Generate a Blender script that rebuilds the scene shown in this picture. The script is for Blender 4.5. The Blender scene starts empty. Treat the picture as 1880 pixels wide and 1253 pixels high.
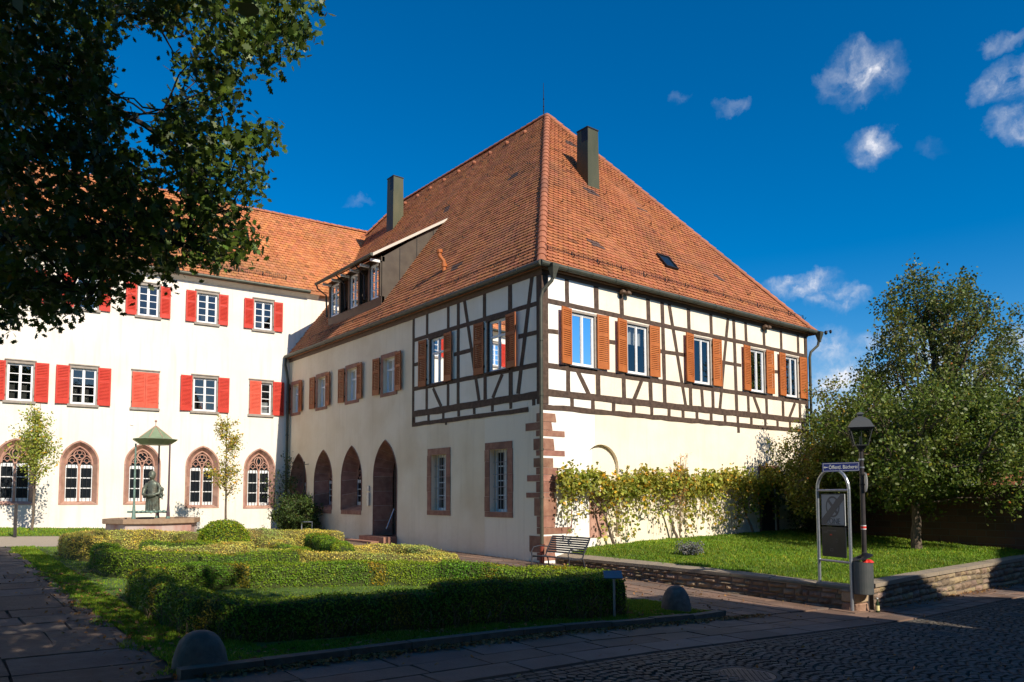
import bpy, bmesh, math, random
import numpy as np
from mathutils import Vector, Matrix
from mathutils.geometry import tessellate_polygon
random.seed(7); rng = np.random.default_rng(11)
PI = math.pi
S = bpy.context.scene
C = S.collection

# ------------------------------------------------------------------ camera
CAMP = (-12.4866, -14.3377, 1.65); YAW, PITCH, ROLL = .6757, .064, -.002
cd = bpy.data.cameras.new('camera'); cam = bpy.data.objects.new('camera', cd); C.objects.link(cam)
cam.location = CAMP
_f = Vector((math.sin(YAW)*math.cos(PITCH), math.cos(YAW)*math.cos(PITCH), math.sin(PITCH)))
_r = Vector((math.cos(YAW), -math.sin(YAW), 0)); _u = _r.cross(_f)
_r2 = _r*math.cos(ROLL)+_u*math.sin(ROLL); _u2 = _u*math.cos(ROLL)-_r*math.sin(ROLL)
cam.rotation_euler = Matrix((_r2, _u2, -_f)).transposed().to_euler()
cd.sensor_width = 36; cd.lens = 36*1377.4/1880; cd.shift_y = 194.8/1880
cd.clip_start = .1; cd.clip_end = 2000
S.camera = cam
S.view_settings.view_transform = 'Standard'; S.view_settings.look = 'None'
S.view_settings.gamma = 1; S.view_settings.exposure = 0.28

# ------------------------------------------------------------------ sun and sky
SHADOW = Vector((-.035, 1, -.71)).normalized()          # the way the light travels
sl = bpy.data.lights.new('sun', 'SUN'); sun = bpy.data.objects.new('sun', sl); C.objects.link(sun)
sl.energy = 5.0; sl.angle = math.radians(.5); sl.color = (1, .905, .765)
sun.rotation_euler = SHADOW.to_track_quat('-Z', 'Y').to_euler(); sun.location = (0, -30, 40)
SUN_EL = math.asin(-SHADOW.z); SUN_AZ = math.atan2(-SHADOW.x, -SHADOW.y)
W = bpy.data.worlds.new('World'); S.world = W; W.use_nodes = True
nt = W.node_tree; nt.nodes.clear()
def wn(t, **k):
    n = nt.nodes.new(t)
    for a, b in k.items(): setattr(n, a, b)
    return n
def wm(op, a, b=None, c=None, clamp=False):
    n = wn('ShaderNodeMath', operation=op); n.use_clamp = clamp
    for i, x in enumerate((a, b, c)):
        if x is None: continue
        if isinstance(x, (int, float)): n.inputs[i].default_value = x
        else: nt.links.new(x, n.inputs[i])
    return n.outputs[0]
def wv(op, a, b):
    n = wn('ShaderNodeVectorMath', operation=op)
    for i, x in enumerate((a, b)):
        if isinstance(x, (tuple, list)): n.inputs[i].default_value = x
        else: nt.links.new(x, n.inputs[i])
    return n
sky = wn('ShaderNodeTexSky', sky_type='NISHITA', sun_disc=False, sun_elevation=SUN_EL, sun_rotation=SUN_AZ,
         altitude=600, air_density=1.0, dust_density=.5, ozone_density=3.4)
hs = wn('ShaderNodeHueSaturation'); hs.inputs['Saturation'].default_value = 1.48; hs.inputs['Value'].default_value = 1.40
hs.inputs['Hue'].default_value = .501
nt.links.new(sky.outputs[0], hs.inputs['Color'])
tc = wn('ShaderNodeTexCoord'); D0 = wv('NORMALIZE', tc.outputs['Generated'], (0, 0, 0)).outputs[0]
nz = wn('ShaderNodeTexNoise'); nz.inputs['Scale'].default_value = 26; nz.inputs['Detail'].default_value = 9; nz.inputs['Roughness'].default_value = .62
nt.links.new(D0, nz.inputs['Vector'])
warp = wv('SCALE', wv('SUBTRACT', nz.outputs['Color'], (.5, .5, .5)).outputs[0], (0, 0, 0)); warp.inputs['Scale'].default_value = .05
DW = wv('ADD', D0, warp.outputs[0]).outputs[0]
# each cloud: direction, half width across, half height, strength
CLOUDS = [((.800,.383,.462), .052, .036, .95), ((.780,.385,.482), .030, .016, .7), ((.833,.388,.392), .034, .024, .85),
  ((.734,.506,.453), .022, .014, .55), ((.694,.545,.47), .012, .008, .35), ((.851,.257,.459), .03, .012, .55),
  ((.867,.262,.425), .04, .026, 1.0), ((.885,.255,.385), .035, .026, .9), ((.842,.480,.256), .055, .018, 1.0), ((.862,.448,.236), .04, .018, .95),
  ((.867,.465,.178), .04, .03, .9), ((.884,.448,.137), .085, .04, 1.0), ((.91,.40,.16), .10, .045, .95), ((.90,.42,.11), .13, .035, 1.0),
  ((.862,.334,.38), .018, .012, .22), ((.423,.83,.364), .018, .008, .3), ((.944,.288,.16), .03, .03, .8), ((.95,.25,.12), .06, .035, 1.0), ((.93,.33,.12), .07, .03, .9)]
acc = None
for c, a, b, s in CLOUDS:
    cv = Vector(c).normalized(); ri = Vector((cv.y, -cv.x, 0)).normalized(); up = ri.cross(cv)
    df = wv('SUBTRACT', DW, tuple(cv)).outputs[0]
    x = wv('DOT_PRODUCT', df, tuple(ri/a)).outputs['Value']; y = wv('DOT_PRODUCT', df, tuple(up/b)).outputs['Value']
    zf = wv('DOT_PRODUCT', df, tuple(cv*3)).outputs['Value']
    r2 = wm('ADD', wm('ADD', wm('MULTIPLY', x, x), wm('MULTIPLY', y, y)), wm('MULTIPLY', zf, zf))
    m = wm('MULTIPLY', wm('SUBTRACT', 1.0, r2, clamp=True), s)
    acc = m if acc is None else wm('MAXIMUM', acc, m)
n2 = wn('ShaderNodeTexNoise'); n2.inputs['Scale'].default_value = 24; n2.inputs['Detail'].default_value = 10; n2.inputs['Roughness'].default_value = .58
nt.links.new(DW, n2.inputs['Vector'])
dens = wm('MULTIPLY', wm('MULTIPLY', acc, 1.25), wm('MULTIPLY_ADD', n2.outputs['Fac'], 2.6, -.75, clamp=True), clamp=True)
dens = wm('MULTIPLY', wm('POWER', dens, 1.45), .90)
ccol = wn('ShaderNodeMix', data_type='RGBA'); ccol.inputs[6].default_value = (5.5, 6.3, 7.6, 1); ccol.inputs[7].default_value = (11.5, 11.2, 11.4, 1)
nt.links.new(dens, ccol.inputs[0])
mx = wn('ShaderNodeMix', data_type='RGBA'); nt.links.new(dens, mx.inputs[0]); nt.links.new(hs.outputs[0], mx.inputs[6]); nt.links.new(ccol.outputs[2], mx.inputs[7])
bg = wn('ShaderNodeBackground'); bg.inputs['Strength'].default_value = .08
nt.links.new(mx.outputs[2], bg.inputs['Color'])
nt.links.new(bg.outputs[0], wn('ShaderNodeOutputWorld').inputs[0])

# ------------------------------------------------------------------ materials
def pmat(name, c1, c2=None, scale=3., rough=.8, bump=0., bscale=None, tint=False, trans=0., metal=0., spec=.4, split=None, c3=None, mixpt=(.35, .65), s3=.6, stretch=None, detail=6, streak=0.):
    m = bpy.data.materials.new(name); m.use_nodes = True; t = m.node_tree; N = t.nodes; L = t.links
    p = N['Principled BSDF']; out = N['Material Output']
    p.inputs['Roughness'].default_value = rough; p.inputs['Metallic'].default_value = metal
    p.inputs['Specular IOR Level'].default_value = spec
    co = N.new('ShaderNodeTexCoord'); vec = co.outputs['Object']
    if stretch:
        mp = N.new('ShaderNodeMapping'); mp.inputs['Scale'].default_value = stretch; L.new(vec, mp.inputs[0]); vec = mp.outputs[0]
    col = None
    def rgb(c): n = N.new('ShaderNodeRGB'); n.outputs[0].default_value = (*c, 1); return n.outputs[0]
    def mix(f, a, b, mode='MIX'):
        n = N.new('ShaderNodeMix'); n.data_type = 'RGBA'; n.blend_type = mode
        if isinstance(f, float): n.inputs[0].default_value = f
        else: L.new(f, n.inputs[0])
        L.new(a, n.inputs[6]); L.new(b, n.inputs[7]); return n.outputs[2]
    def noise(s, lo, hi, d=detail):
        n = N.new('ShaderNodeTexNoise'); n.inputs['Scale'].default_value = s; n.inputs['Detail'].default_value = d; L.new(vec, n.inputs['Vector'])
        r = N.new('ShaderNodeMapRange'); r.inputs[1].default_value = lo; r.inputs[2].default_value = hi; L.new(n.outputs['Fac'], r.inputs[0]); return r.outputs[0]
    col = rgb(c1)
    if c2: col = mix(noise(scale, *mixpt), col, rgb(c2))
    if c3: col = mix(noise(s3, .5, .75), col, rgb(c3))
    if split:    # (axis, value, colour of the other paint)
        sx = N.new('ShaderNodeSeparateXYZ'); L.new(co.outputs['Object'], sx.inputs[0])
        g_ = N.new('ShaderNodeMath'); g_.operation = 'LESS_THAN'; g_.inputs[1].default_value = split[1]; L.new(sx.outputs[split[0]], g_.inputs[0])
        col = mix(g_.outputs[0], col, rgb(split[2]))
    if streak:   # rain streaks and stains in the paint, long and narrow
        mp = N.new('ShaderNodeMapping'); mp.inputs['Scale'].default_value = (5, 5, .35); L.new(co.outputs['Object'], mp.inputs[0]); n = N.new('ShaderNodeTexNoise'); n.inputs['Scale'].default_value = 1.3; n.inputs['Detail'].default_value = 7; L.new(mp.outputs[0], n.inputs['Vector'])
        r = N.new('ShaderNodeMapRange'); r.inputs[1].default_value = .52; r.inputs[2].default_value = .80; r.inputs[4].default_value = streak; L.new(n.outputs['Fac'], r.inputs[0]); col = mix(r.outputs[0], col, rgb((c1[0]*.55, c1[1]*.50, c1[2]*.42)))
    if tint:
        a = N.new('ShaderNodeAttribute'); a.attribute_name = 'tint'; col = mix(1.0, col, a.outputs['Color'], 'MULTIPLY')
    L.new(col, p.inputs['Base Color'])
    if bump:
        n = N.new('ShaderNodeTexNoise'); n.inputs['Scale'].default_value = bscale or scale*3; n.inputs['Detail'].default_value = 8; L.new(vec, n.inputs['Vector'])
        b = N.new('ShaderNodeBump'); b.inputs['Strength'].default_value = 1; b.inputs['Distance'].default_value = bump
        L.new(n.outputs['Fac'], b.inputs['Height']); L.new(b.outputs[0], p.inputs['Normal'])
    if trans:
        tr = N.new('ShaderNodeBsdfTranslucent'); L.new(col, tr.inputs[0]); ms = N.new('ShaderNodeMixShader'); ms.inputs[0].default_value = trans
        L.new(p.outputs[0], ms.inputs[1]); L.new(tr.outputs[0], ms.inputs[2]); L.new(ms.outputs[0], out.inputs[0])
    return m
M = {}
M['plasterB'] = pmat('lime_plaster_cream', (.84,.725,.56), (.87,.775,.62), 1.3, .9, .005, 12, c3=(.77,.67,.51), s3=.7, split=(0, 1.87, (.87,.83,.76)), streak=.22)
M['plasterA'] = pmat('lime_plaster_beige', (.80,.67,.48), (.85,.73,.55), 1.1, .9, .016, 5, c3=(.70,.56,.38), s3=.5, split=(1, 2.46, (.84,.74,.58)), streak=.2)
M['plasterAu'] = pmat('infill_plaster', (.84,.76,.62), (.88,.80,.67), 2.1, .9, .006, 7, c3=(.77,.68,.53), streak=.12)
M['plasterC'] = pmat('lime_plaster_white', (.80,.735,.63), (.83,.77,.67), .8, .9, .006, 8, c3=(.75,.68,.57), streak=.30)
M['timber'] = pmat('oak_timber', (.055,.033,.022), (.10,.062,.042), 9, .8, .006, 30, stretch=(1,1,1))
M['soffit'] = pmat('brown_eaves_wood', (.10,.055,.032), (.14,.08,.045), 5, .7, .003, 20)
M['stone'] = pmat('red_sandstone', (.27,.125,.085), (.36,.19,.13), 6, .9, .006, 25, c3=(.20,.10,.075), s3=2, tint=True)
M['stoneC'] = pmat('pink_sandstone', (.42,.23,.17), (.50,.30,.23), 6, .9, .005, 25, c3=(.33,.17,.13), s3=2, tint=True)
M['tileF'] = pmat('clay_tiles_orange', (.35,.115,.045), (.43,.155,.062), 2.5, .8, .003, 40, tint=True, c3=(.25,.10,.05), s3=.5, mixpt=(.3,.7))
M['tileA'] = pmat('clay_tiles_weathered', (.34,.125,.052), (.42,.165,.072), 2.5, .8, .003, 40, tint=True, c3=(.23,.10,.055), s3=.5)
M['tileC'] = pmat('clay_tiles_light', (.46,.155,.058), (.53,.20,.08), 2.5, .8, .003, 40, tint=True, c3=(.34,.15,.07), s3=.4)
M['ridge'] = pmat('ridge_clay', (.33,.115,.055), (.42,.155,.08), 6, .85, .005, 30, c3=(.24,.10,.06))
M['copper'] = pmat('green_copper_gutter', (.055,.065,.05), (.09,.085,.06), 6, .55, 0, metal=.3)
M['chim'] = pmat('patinated_metal', (.060,.065,.035), (.09,.085,.045), 3, .5, 0, metal=.35, stretch=(1,1,.3))
M['darkmetal'] = pmat('dark_metal', (.02,.021,.022), (.03,.03,.032), 9, .5, 0, metal=.5)
M['cheek'] = pmat('brown_sheet_metal', (.075,.058,.045), (.10,.08,.06), 3, .45, 0, metal=.4)
M['white'] = pmat('white_paint', (.80,.80,.80), (.74,.74,.73), 7, .45)
M['greywood'] = pmat('grey_casing', (.28,.24,.20), (.36,.31,.26), 8, .8, .003, 30)
M['lead'] = pmat('lead_sill', (.07,.075,.085), None, rough=.5, metal=.3)
M['shutO'] = pmat('orange_shutter_paint', (.40,.110,.022), (.46,.14,.032), 5, .55, streak=.35)
M['shutA'] = pmat('brown_orange_shutter_paint', (.36,.10,.022), (.30,.08,.02), 5, .6, streak=.35)
M['shutR'] = pmat('red_shutter_paint', (.50,.022,.007), (.56,.034,.012), 5, .55, streak=.3)
M['shutR2'] = pmat('faded_red_shutter_paint', (.64,.075,.035), (.70,.10,.05), 6, .6, streak=.25)
M['iron'] = pmat('window_grille_iron', (.40,.40,.40), (.33,.33,.34), 10, .5, metal=.4)
M['curtain'] = pmat('white_curtain', (.75,.74,.72), None, rough=.9, trans=.3)
M['redcurtain'] = pmat('red_curtain', (.45,.03,.03), None, rough=.9)
M['bronze'] = pmat('statue_bronze', (.10,.095,.07), (.16,.19,.15), 7, .5, .004, 30, metal=.45)
M['verdigris'] = pmat('verdigris', (.22,.34,.28), (.15,.22,.18), 9, .6, .002, metal=.3)
M['green_roof'] = pmat('green_copper_sheet', (.25,.33,.19), (.31,.38,.23), 5, .5, metal=.25)
M['purple'] = pmat('painted_post', (.10,.06,.07), None, rough=.5)
M['rim'] = pmat('basin_rim_stone', (.29,.19,.12), (.36,.25,.16), 8, .8, .004, 30)
M['basin'] = pmat('basin_stone', (.40,.22,.18), (.50,.42,.38), 2.4, .85, .005, 20, stretch=(1,1,.4))
M['boulder'] = pmat('grey_boulder', (.13,.108,.085), (.19,.16,.13), 9, .9, .008, 35, c3=(.09,.08,.06), s3=4)
M['galv'] = pmat('galvanised_steel', (.42,.45,.48), (.34,.37,.41), 20, .35, metal=.7)
M['benchm'] = pmat('grey_bench_metal', (.045,.047,.058), (.035,.037,.045), 9, .65, spec=.2)
M['bin'] = pmat('dark_grey_bin', (.075,.085,.085), (.095,.10,.10), 9, .45, metal=.2)
M['polem'] = pmat('black_pole_paint', (.035,.03,.032), (.05,.045,.045), 9, .4)
M['lampm'] = pmat('grey_lantern_paint', (.07,.075,.075), None, rough=.45)
M['blue'] = pmat('blue_sign', (.006,.014,.085), None, rough=.8, spec=.15)
M['signwhite'] = pmat('sign_white', (.66,.68,.68), None, rough=.5)
M['signshade'] = pmat('shaded_sign_white', (.36,.38,.38), None, rough=.6)  # sign white, greyed so the colour carries the shade on the signs
M['plaque'] = pmat('plaque_grey', (.20,.22,.25), None, rough=.6)
M['cream'] = pmat('cream_board', (.56,.50,.42), None, rough=.7)
M['signgrey'] = pmat('sign_grey', (.10,.105,.11), None, rough=.5)
M['board'] = pmat('dark_board', (.02,.025,.03), (.03,.035,.04), 5, .25)
M['red'] = pmat('red_paint', (.65,.03,.02), None, rough=.5)
M['cast'] = pmat('red_brown_cast_iron', (.22,.045,.025), None, rough=.5)
M['bark'] = pmat('bark', (.10,.075,.055), (.17,.13,.095), 12, .95, .01, 40, stretch=(1,1,.3))
M['oakbark'] = pmat('dark_bark', (.035,.028,.022), (.06,.05,.038), 12, .95, .01, 40)
M['box'] = pmat('box_leaves', (.115,.225,.012), (.155,.255,.018), 2, .55, tint=True, trans=.2, spec=.25)
M['yew'] = pmat('yellow_hedge_leaves', (.48,.47,.075), (.58,.53,.12), 2, .6, tint=True, trans=.2)
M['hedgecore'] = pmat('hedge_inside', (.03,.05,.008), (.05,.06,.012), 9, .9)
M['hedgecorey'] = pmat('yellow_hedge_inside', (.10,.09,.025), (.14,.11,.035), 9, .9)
M['apple'] = pmat('apple_leaves', (.115,.16,.024), (.16,.19,.034), 1.2, .5, tint=True, trans=.35)
M['poplar'] = pmat('tall_tree_leaves', (.105,.145,.026), (.14,.165,.036), 1.2, .5, tint=True, trans=.3)
M['oakleaf'] = pmat('oak_leaves', (.065,.11,.014), (.095,.145,.02), 1.0, .45, tint=True, trans=.3)
M['young'] = pmat('young_tree_leaves', (.28,.34,.06), (.36,.38,.08), 2, .6, tint=True, trans=.35)
M['vine'] = pmat('vine_leaves', (.28,.33,.045), (.38,.37,.06), 1.6, .6, tint=True, trans=.35)
M['shrub'] = pmat('shrub_leaves', (.035,.07,.015), (.05,.09,.02), 3, .6, tint=True, trans=.25)
M['fruit'] = pmat('apple_skin', (.45,.13,.04), (.55,.25,.06), 30, .4)
M['grass'] = pmat('grass_blades', (.12,.26,.014), (.17,.30,.022), .8, .6, tint=True, trans=.35)
M['soil'] = pmat('turf_soil', (.05,.10,.014), (.09,.13,.025), 6, .95, .01, 30)
M['lavender'] = pmat('grey_shrub', (.16,.18,.17), (.20,.20,.22), 6, .8, tint=True)
M['dryleaf'] = pmat('dry_leaves', (.26,.12,.04), (.34,.19,.07), 9, .8, tint=True, trans=.2)
M['twig'] = pmat('dry_twigs', (.16,.11,.06), (.22,.16,.09), 9, .9)
M['slab'] = pmat('paving_slab', (.17,.115,.082), (.22,.155,.115), 3, .8, .006, 30, tint=True, c3=(.11,.085,.065), s3=1.5)
M['shadeslab'] = pmat('worn_shaded_slab', (.105,.080,.060), (.145,.115,.085), 4, .9, .012, 22, tint=True, c3=(.065,.055,.045), s3=1.1)  # rough old slabs of the left path, its shade worked into a darker colour
M['sett'] = pmat('granite_sett', (.080,.068,.052), (.11,.095,.075), 6, .7, .004, 60, tint=True)
M['asph'] = pmat('dark_joint', (.070,.056,.042), (.095,.078,.058), 4, .9, .004, 60)
M['gravel'] = pmat('gravel', (.33,.27,.20), (.40,.34,.26), 30, .95, .008, 90)
M['kerb'] = pmat('kerb_stone', (.10,.082,.062), (.14,.12,.09), 8, .85, .005, 40, tint=True)
M['rubble'] = pmat('rubble_sandstone', (.25,.20,.135), (.32,.26,.18), 7, .9, .014, 22, c3=(.15,.125,.095), s3=3, tint=True)
M['lightmortar'] = pmat('light_mortar', (.50,.40,.31), (.42,.33,.26), 9, .95)
M['mortar'] = pmat('mortar', (.12,.10,.08), (.16,.13,.10), 9, .95, .01, 40)
M['coping'] = pmat('coping_stone', (.30,.24,.17), (.24,.20,.15), 6, .9, .006, 30)
M['castiron'] = pmat('manhole_iron', (.09,.09,.09), (.12,.12,.12), 20, .5, metal=.5)
M['paleplaster'] = pmat('street_house_plaster', (.42,.37,.30), (.47,.42,.34), 1, .9)
M['dull'] = pmat('street_roof_tiles', (.18,.08,.05), (.25,.11,.06), 2, .85)
M['bottle'] = pmat('bottle_glass', (.03,.05,.02), None, rough=.1)
M['label'] = pmat('cream_label', (.70,.62,.30), None, rough=.7)
def glassmat(name, col, fac, rough=.02):
    m = bpy.data.materials.new(name); m.use_nodes = True; t = m.node_tree; N = t.nodes; L = t.links
    N.remove(N['Principled BSDF']); g_ = N.new('ShaderNodeBsdfGlossy'); g_.inputs['Roughness'].default_value = rough; g_.inputs['Color'].default_value = (.95,.97,1,1)
    tr = N.new('ShaderNodeBsdfTransparent'); tr.inputs[0].default_value = (*col, 1)
    fr = N.new('ShaderNodeFresnel'); fr.inputs[0].default_value = 1.5; ad = N.new('ShaderNodeMath'); ad.operation = 'MULTIPLY_ADD'; ad.inputs[1].default_value = 1; ad.inputs[2].default_value = fac
    L.new(fr.outputs[0], ad.inputs[0]); ms = N.new('ShaderNodeMixShader'); L.new(ad.outputs[0], ms.inputs[0]); L.new(tr.outputs[0], ms.inputs[1]); L.new(g_.outputs[0], ms.inputs[2])
    L.new(ms.outputs[0], N['Material Output'].inputs[0]); return m
M['glass'] = glassmat('window_glass', (.75,.8,.82), .06)
M['lampglass'] = glassmat('lantern_glass', (.62,.66,.60), .05)
M['darkglass'] = pmat('dark_window_glass', (.012,.016,.02), None, rough=.08, spec=.6)
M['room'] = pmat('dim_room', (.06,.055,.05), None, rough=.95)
def brickmat():
    m = bpy.data.materials.new('dark_brick'); m.use_nodes = True; t = m.node_tree; N = t.nodes; L = t.links; p = N['Principled BSDF']
    co = N.new('ShaderNodeTexCoord'); mp = N.new('ShaderNodeMapping'); mp.inputs['Rotation'].default_value = (PI/2, 0, PI/2); 
    sx = N.new('ShaderNodeSeparateXYZ'); cx = N.new('ShaderNodeCombineXYZ'); L.new(co.outputs['Object'], sx.inputs[0])
    L.new(sx.outputs[1], cx.inputs[0]); L.new(sx.outputs[2], cx.inputs[1])
    b = N.new('ShaderNodeTexBrick'); b.inputs['Scale'].default_value = 1; b.inputs['Brick Width'].default_value = .5; b.inputs['Row Height'].default_value = .2; b.inputs['Mortar Size'].default_value = .012
    b.inputs['Color1'].default_value = (.16,.075,.05,1); b.inputs['Color2'].default_value = (.10,.055,.04,1); b.inputs['Mortar'].default_value = (.13,.10,.08,1)
    L.new(cx.outputs[0], b.inputs['Vector']); L.new(b.outputs['Color'], p.inputs['Base Color']); p.inputs['Roughness'].default_value = .9
    bp = N.new('ShaderNodeBump'); bp.inputs['Distance'].default_value = .01; bp.invert = True; L.new(b.outputs['Fac'], bp.inputs['Height']); L.new(bp.outputs[0], p.inputs['Normal'])
    return m
M['brick'] = brickmat()

# ------------------------------------------------------------------ object helpers
def put(o, parent=None):
    C.objects.link(o)
    if parent is not None:
        o.parent = parent
        if parent.type == 'EMPTY': o.location = tuple(-x for x in parent.location)
    return o
def tag(o, label=None, cat=None, group=None, kind=None):
    if label: o['label'] = label
    if cat: o['category'] = cat
    if group: o['group'] = group
    if kind: o['kind'] = kind
    return o
def thing(name, label, cat, loc, group=None):
    o = bpy.data.objects.new(name, None); o.empty_display_size = .3; o.location = loc; C.objects.link(o)
    return tag(o, label, cat, group)
class MB:
    def __init__(s): s.v = []; s.f = []; s.m = []; s.t = []; s.cur = 0; s.tn = (1, 1, 1)
    def add(s, vs, fs):
        b = len(s.v); s.v += [tuple(x) for x in vs]
        for f in fs: s.f.append([b+i for i in f]); s.m.append(s.cur); s.t.append(s.tn)
        return s
    def hexa(s, p):   # 8 points: bottom loop 4, top loop 4
        return s.add(p, [(0,3,2,1),(4,5,6,7),(0,1,5,4),(1,2,6,5),(2,3,7,6),(3,0,4,7)])
    def box(s, F, u0, u1, z0, z1, d0, d1):
        return s.hexa([F(u0,z0,d0),F(u1,z0,d0),F(u1,z0,d1),F(u0,z0,d1),F(u0,z1,d0),F(u1,z1,d0),F(u1,z1,d1),F(u0,z1,d1)])
    def wbox(s, x0, x1, y0, y1, z0, z1):
        return s.hexa([(x0,y0,z0),(x1,y0,z0),(x1,y1,z0),(x0,y1,z0),(x0,y0,z1),(x1,y0,z1),(x1,y1,z1),(x0,y1,z1)])
    def prism(s, F, pts, d0, d1):
        n = len(pts); return s.add([F(u,z,d0) for u,z in pts]+[F(u,z,d1) for u,z in pts], [tuple(range(n)), tuple(range(2*n-1,n-1,-1))]+[(i,(i+1)%n,n+(i+1)%n,n+i) for i in range(n)])
    def loft(s, loops, close=True, caps=False):
        n = len(loops[0]); vs = [p for l in loops for p in l]; fs = []
        for k in range(len(loops)-1):
            for i in range(n if close else n-1): fs.append((k*n+i, k*n+(i+1)%n, (k+1)*n+(i+1)%n, (k+1)*n+i))
        if caps: fs += [tuple(range(n-1,-1,-1)), tuple(range((len(loops)-1)*n, len(loops)*n))]
        return s.add(vs, fs)
    def tube(s, pts, r, n=6, caps=True, closed=False):
        pts = [Vector(p) for p in pts]; rs = r if isinstance(r, (list, tuple)) else [r]*len(pts); loops = []; prev = None
        for i, p in enumerate(pts):
            if closed: t = (pts[(i+1)%len(pts)]-pts[i-1])
            else: t = pts[min(i+1,len(pts)-1)]-pts[max(i-1,0)]
            t = t.normalized() if t.length > 1e-9 else Vector((0,0,1))
            if prev is None: a = t.orthogonal().normalized() if abs(t.z) > .9 or True else None
            else: a = (prev-t*prev.dot(t)); a = a.normalized() if a.length > 1e-6 else t.orthogonal().normalized()
            prev = a; b = t.cross(a); loops.append([p+(a*math.cos(2*PI*k/n)+b*math.sin(2*PI*k/n))*rs[i] for k in range(n)])
        if closed: loops.append(loops[0])
        return s.loft(loops, caps=caps and not closed)
    def lathe(s, c, prof, n=16, ph=0):
        c = Vector(c); return s.loft([[c+Vector((r*math.cos(2*PI*k/n+ph), r*math.sin(2*PI*k/n+ph), z)) for k in range(n)] for r, z in prof], caps=True)
    def build(s, name, mats, parent=None, smooth=False, recalc=True):
        me = bpy.data.meshes.new(name); me.from_pydata(s.v, [], s.f)
        for m in (mats if isinstance(mats, (list, tuple)) else [mats]): me.materials.append(m)
        me.polygons.foreach_set('material_index', s.m)
        a = me.attributes.new('tint', 'FLOAT_COLOR', 'FACE'); a.data.foreach_set('color', [c for t in s.t for c in (*t, 1)])
        if recalc:
            b = bmesh.new(); b.from_mesh(me); bmesh.ops.recalc_face_normals(b, faces=b.faces); b.to_mesh(me); b.free()
        if smooth: me.polygons.foreach_set('use_smooth', [True]*len(me.polygons))
        me.update(); return put(bpy.data.objects.new(name, me), parent)
def fast_mesh(name, V, nper, mats, parent=None, tints=None, tri_mi=None):
    """V: (N*nper,3) array, every nper vertices make one face"""
    n = len(V); F = n//nper; me = bpy.data.meshes.new(name)
    me.vertices.add(n); me.vertices.foreach_set('co', np.asarray(V, dtype=np.float32).ravel())
    me.loops.add(n); me.loops.foreach_set('vertex_index', np.arange(n, dtype=np.int32))
    me.polygons.add(F); me.polygons.foreach_set('loop_start', np.arange(0, n, nper, dtype=np.int32))
    try: me.polygons.foreach_set('loop_total', np.full(F, nper, dtype=np.int32))
    except Exception: pass
    me.materials.append(mats)
    a = me.attributes.new('tint', 'FLOAT_COLOR', 'FACE')
    t = np.ones((F, 4), dtype=np.float32)
    if tints is not None: t[:, :3] = tints
    a.data.foreach_set('color', t.ravel()); me.update(calc_edges=True); me.validate()
    return put(bpy.data.objects.new(name, me), parent)

# ------------------------------------------------------------------ terrain
XS=[-60,-12,-6,0,1.5,12,60]; YS=[-60,-14,-7.4,-2,0,16.4,60]
ZZ=[[.05,-.05,-.25,-.5,-.55,-.65,-.9],[.05,-.05,-.25,-.5,-.55,-.65,-.9],[.1,0,-.15,-.45,-.5,-.6,-.8],[.25,.1,0,-.25,-.35,-.5,-.7],[.3,.15,.05,-.05,-.15,-.4,-.6],[.65,.65,.45,.17,.1,0,0],[.65,.65,.45,.17,.1,0,0]]
def bil(x, y, XS, YS, Z):
    x = min(max(x, XS[0]), XS[-1]); y = min(max(y, YS[0]), YS[-1])
    i = 0
    while i < len(XS)-2 and x > XS[i+1]: i += 1
    j = 0
    while j < len(YS)-2 and y > YS[j+1]: j += 1
    u = (x-XS[i])/(XS[i+1]-XS[i]); v = (y-YS[j])/(YS[j+1]-YS[j])
    return (Z[j][i]*(1-u)+Z[j][i+1]*u)*(1-v)+(Z[j+1][i]*(1-u)+Z[j+1][i+1]*u)*v
def g(x, y): return bil(x, y, XS, YS, ZZ)
LX = [.4,1.5,4,12.4]
def gl(x, y): return bil(x, y, LX, [-7.6,-4,0], [[-.12,-.09,-.05,0],[-.03,.06,.14,.2],[.05,.27,.36,.45]])
def patch(name, x0, x1, y0, y1, m, eps, step=.5, gf=g, kind='structure', shift=None):
    nx = max(1, int((x1-x0)/step)); ny = max(1, int((y1-y0)/step)); b = MB(); vs = []; fs = []
    for j in range(ny+1):
        for i in range(nx+1):
            x = x0+(x1-x0)*i/nx; y = y0+(y1-y0)*j/ny
            if shift: x, y = shift(x, y)
            vs.append((x, y, gf(x, y)+eps))
    for j in range(ny):
        for i in range(nx): a = j*(nx+1)+i; fs.append((a, a+1, a+nx+2, a+nx+1))
    b.add(vs, fs); o = b.build(name, m, recalc=False); o['kind'] = kind; return o
# ================================================================== ground
gv = MB(); gx = [-600,-200,-60]+[x for x in np.arange(-40,41,1.0)]+[60,200,600]; vs = []; fs = []
for y in gx:
    for x in gx: vs.append((x, y, g(x, y)-.02))
n_ = len(gx)
for j in range(n_-1):
    for i in range(n_-1): a = j*n_+i; fs.append((a, a+1, a+n_+1, a+n_))
gv.add(vs, fs); go = gv.build('ground', M['asph'], recalc=False); go['kind'] = 'structure'
patch('lawn_soil', -10.4, -2.05, -6.85, 8.4, M['soil'], .004)
patch('grass_verge', -20, -1.2, 12.2, 16.3, M['soil'], .004)
patch('gravel_path', -20, -2.2, 8.4, 12.2, M['gravel'], .0)
lawnp = patch('raised_lawn', .45, 12.2, -7.35, -.02, M['soil'], 0, .35, gl, shift=lambda x, y: (x+(.62*(-y/7.35) if x < 1.2 else 0)*(1.2-x)/.75, y))
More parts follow.
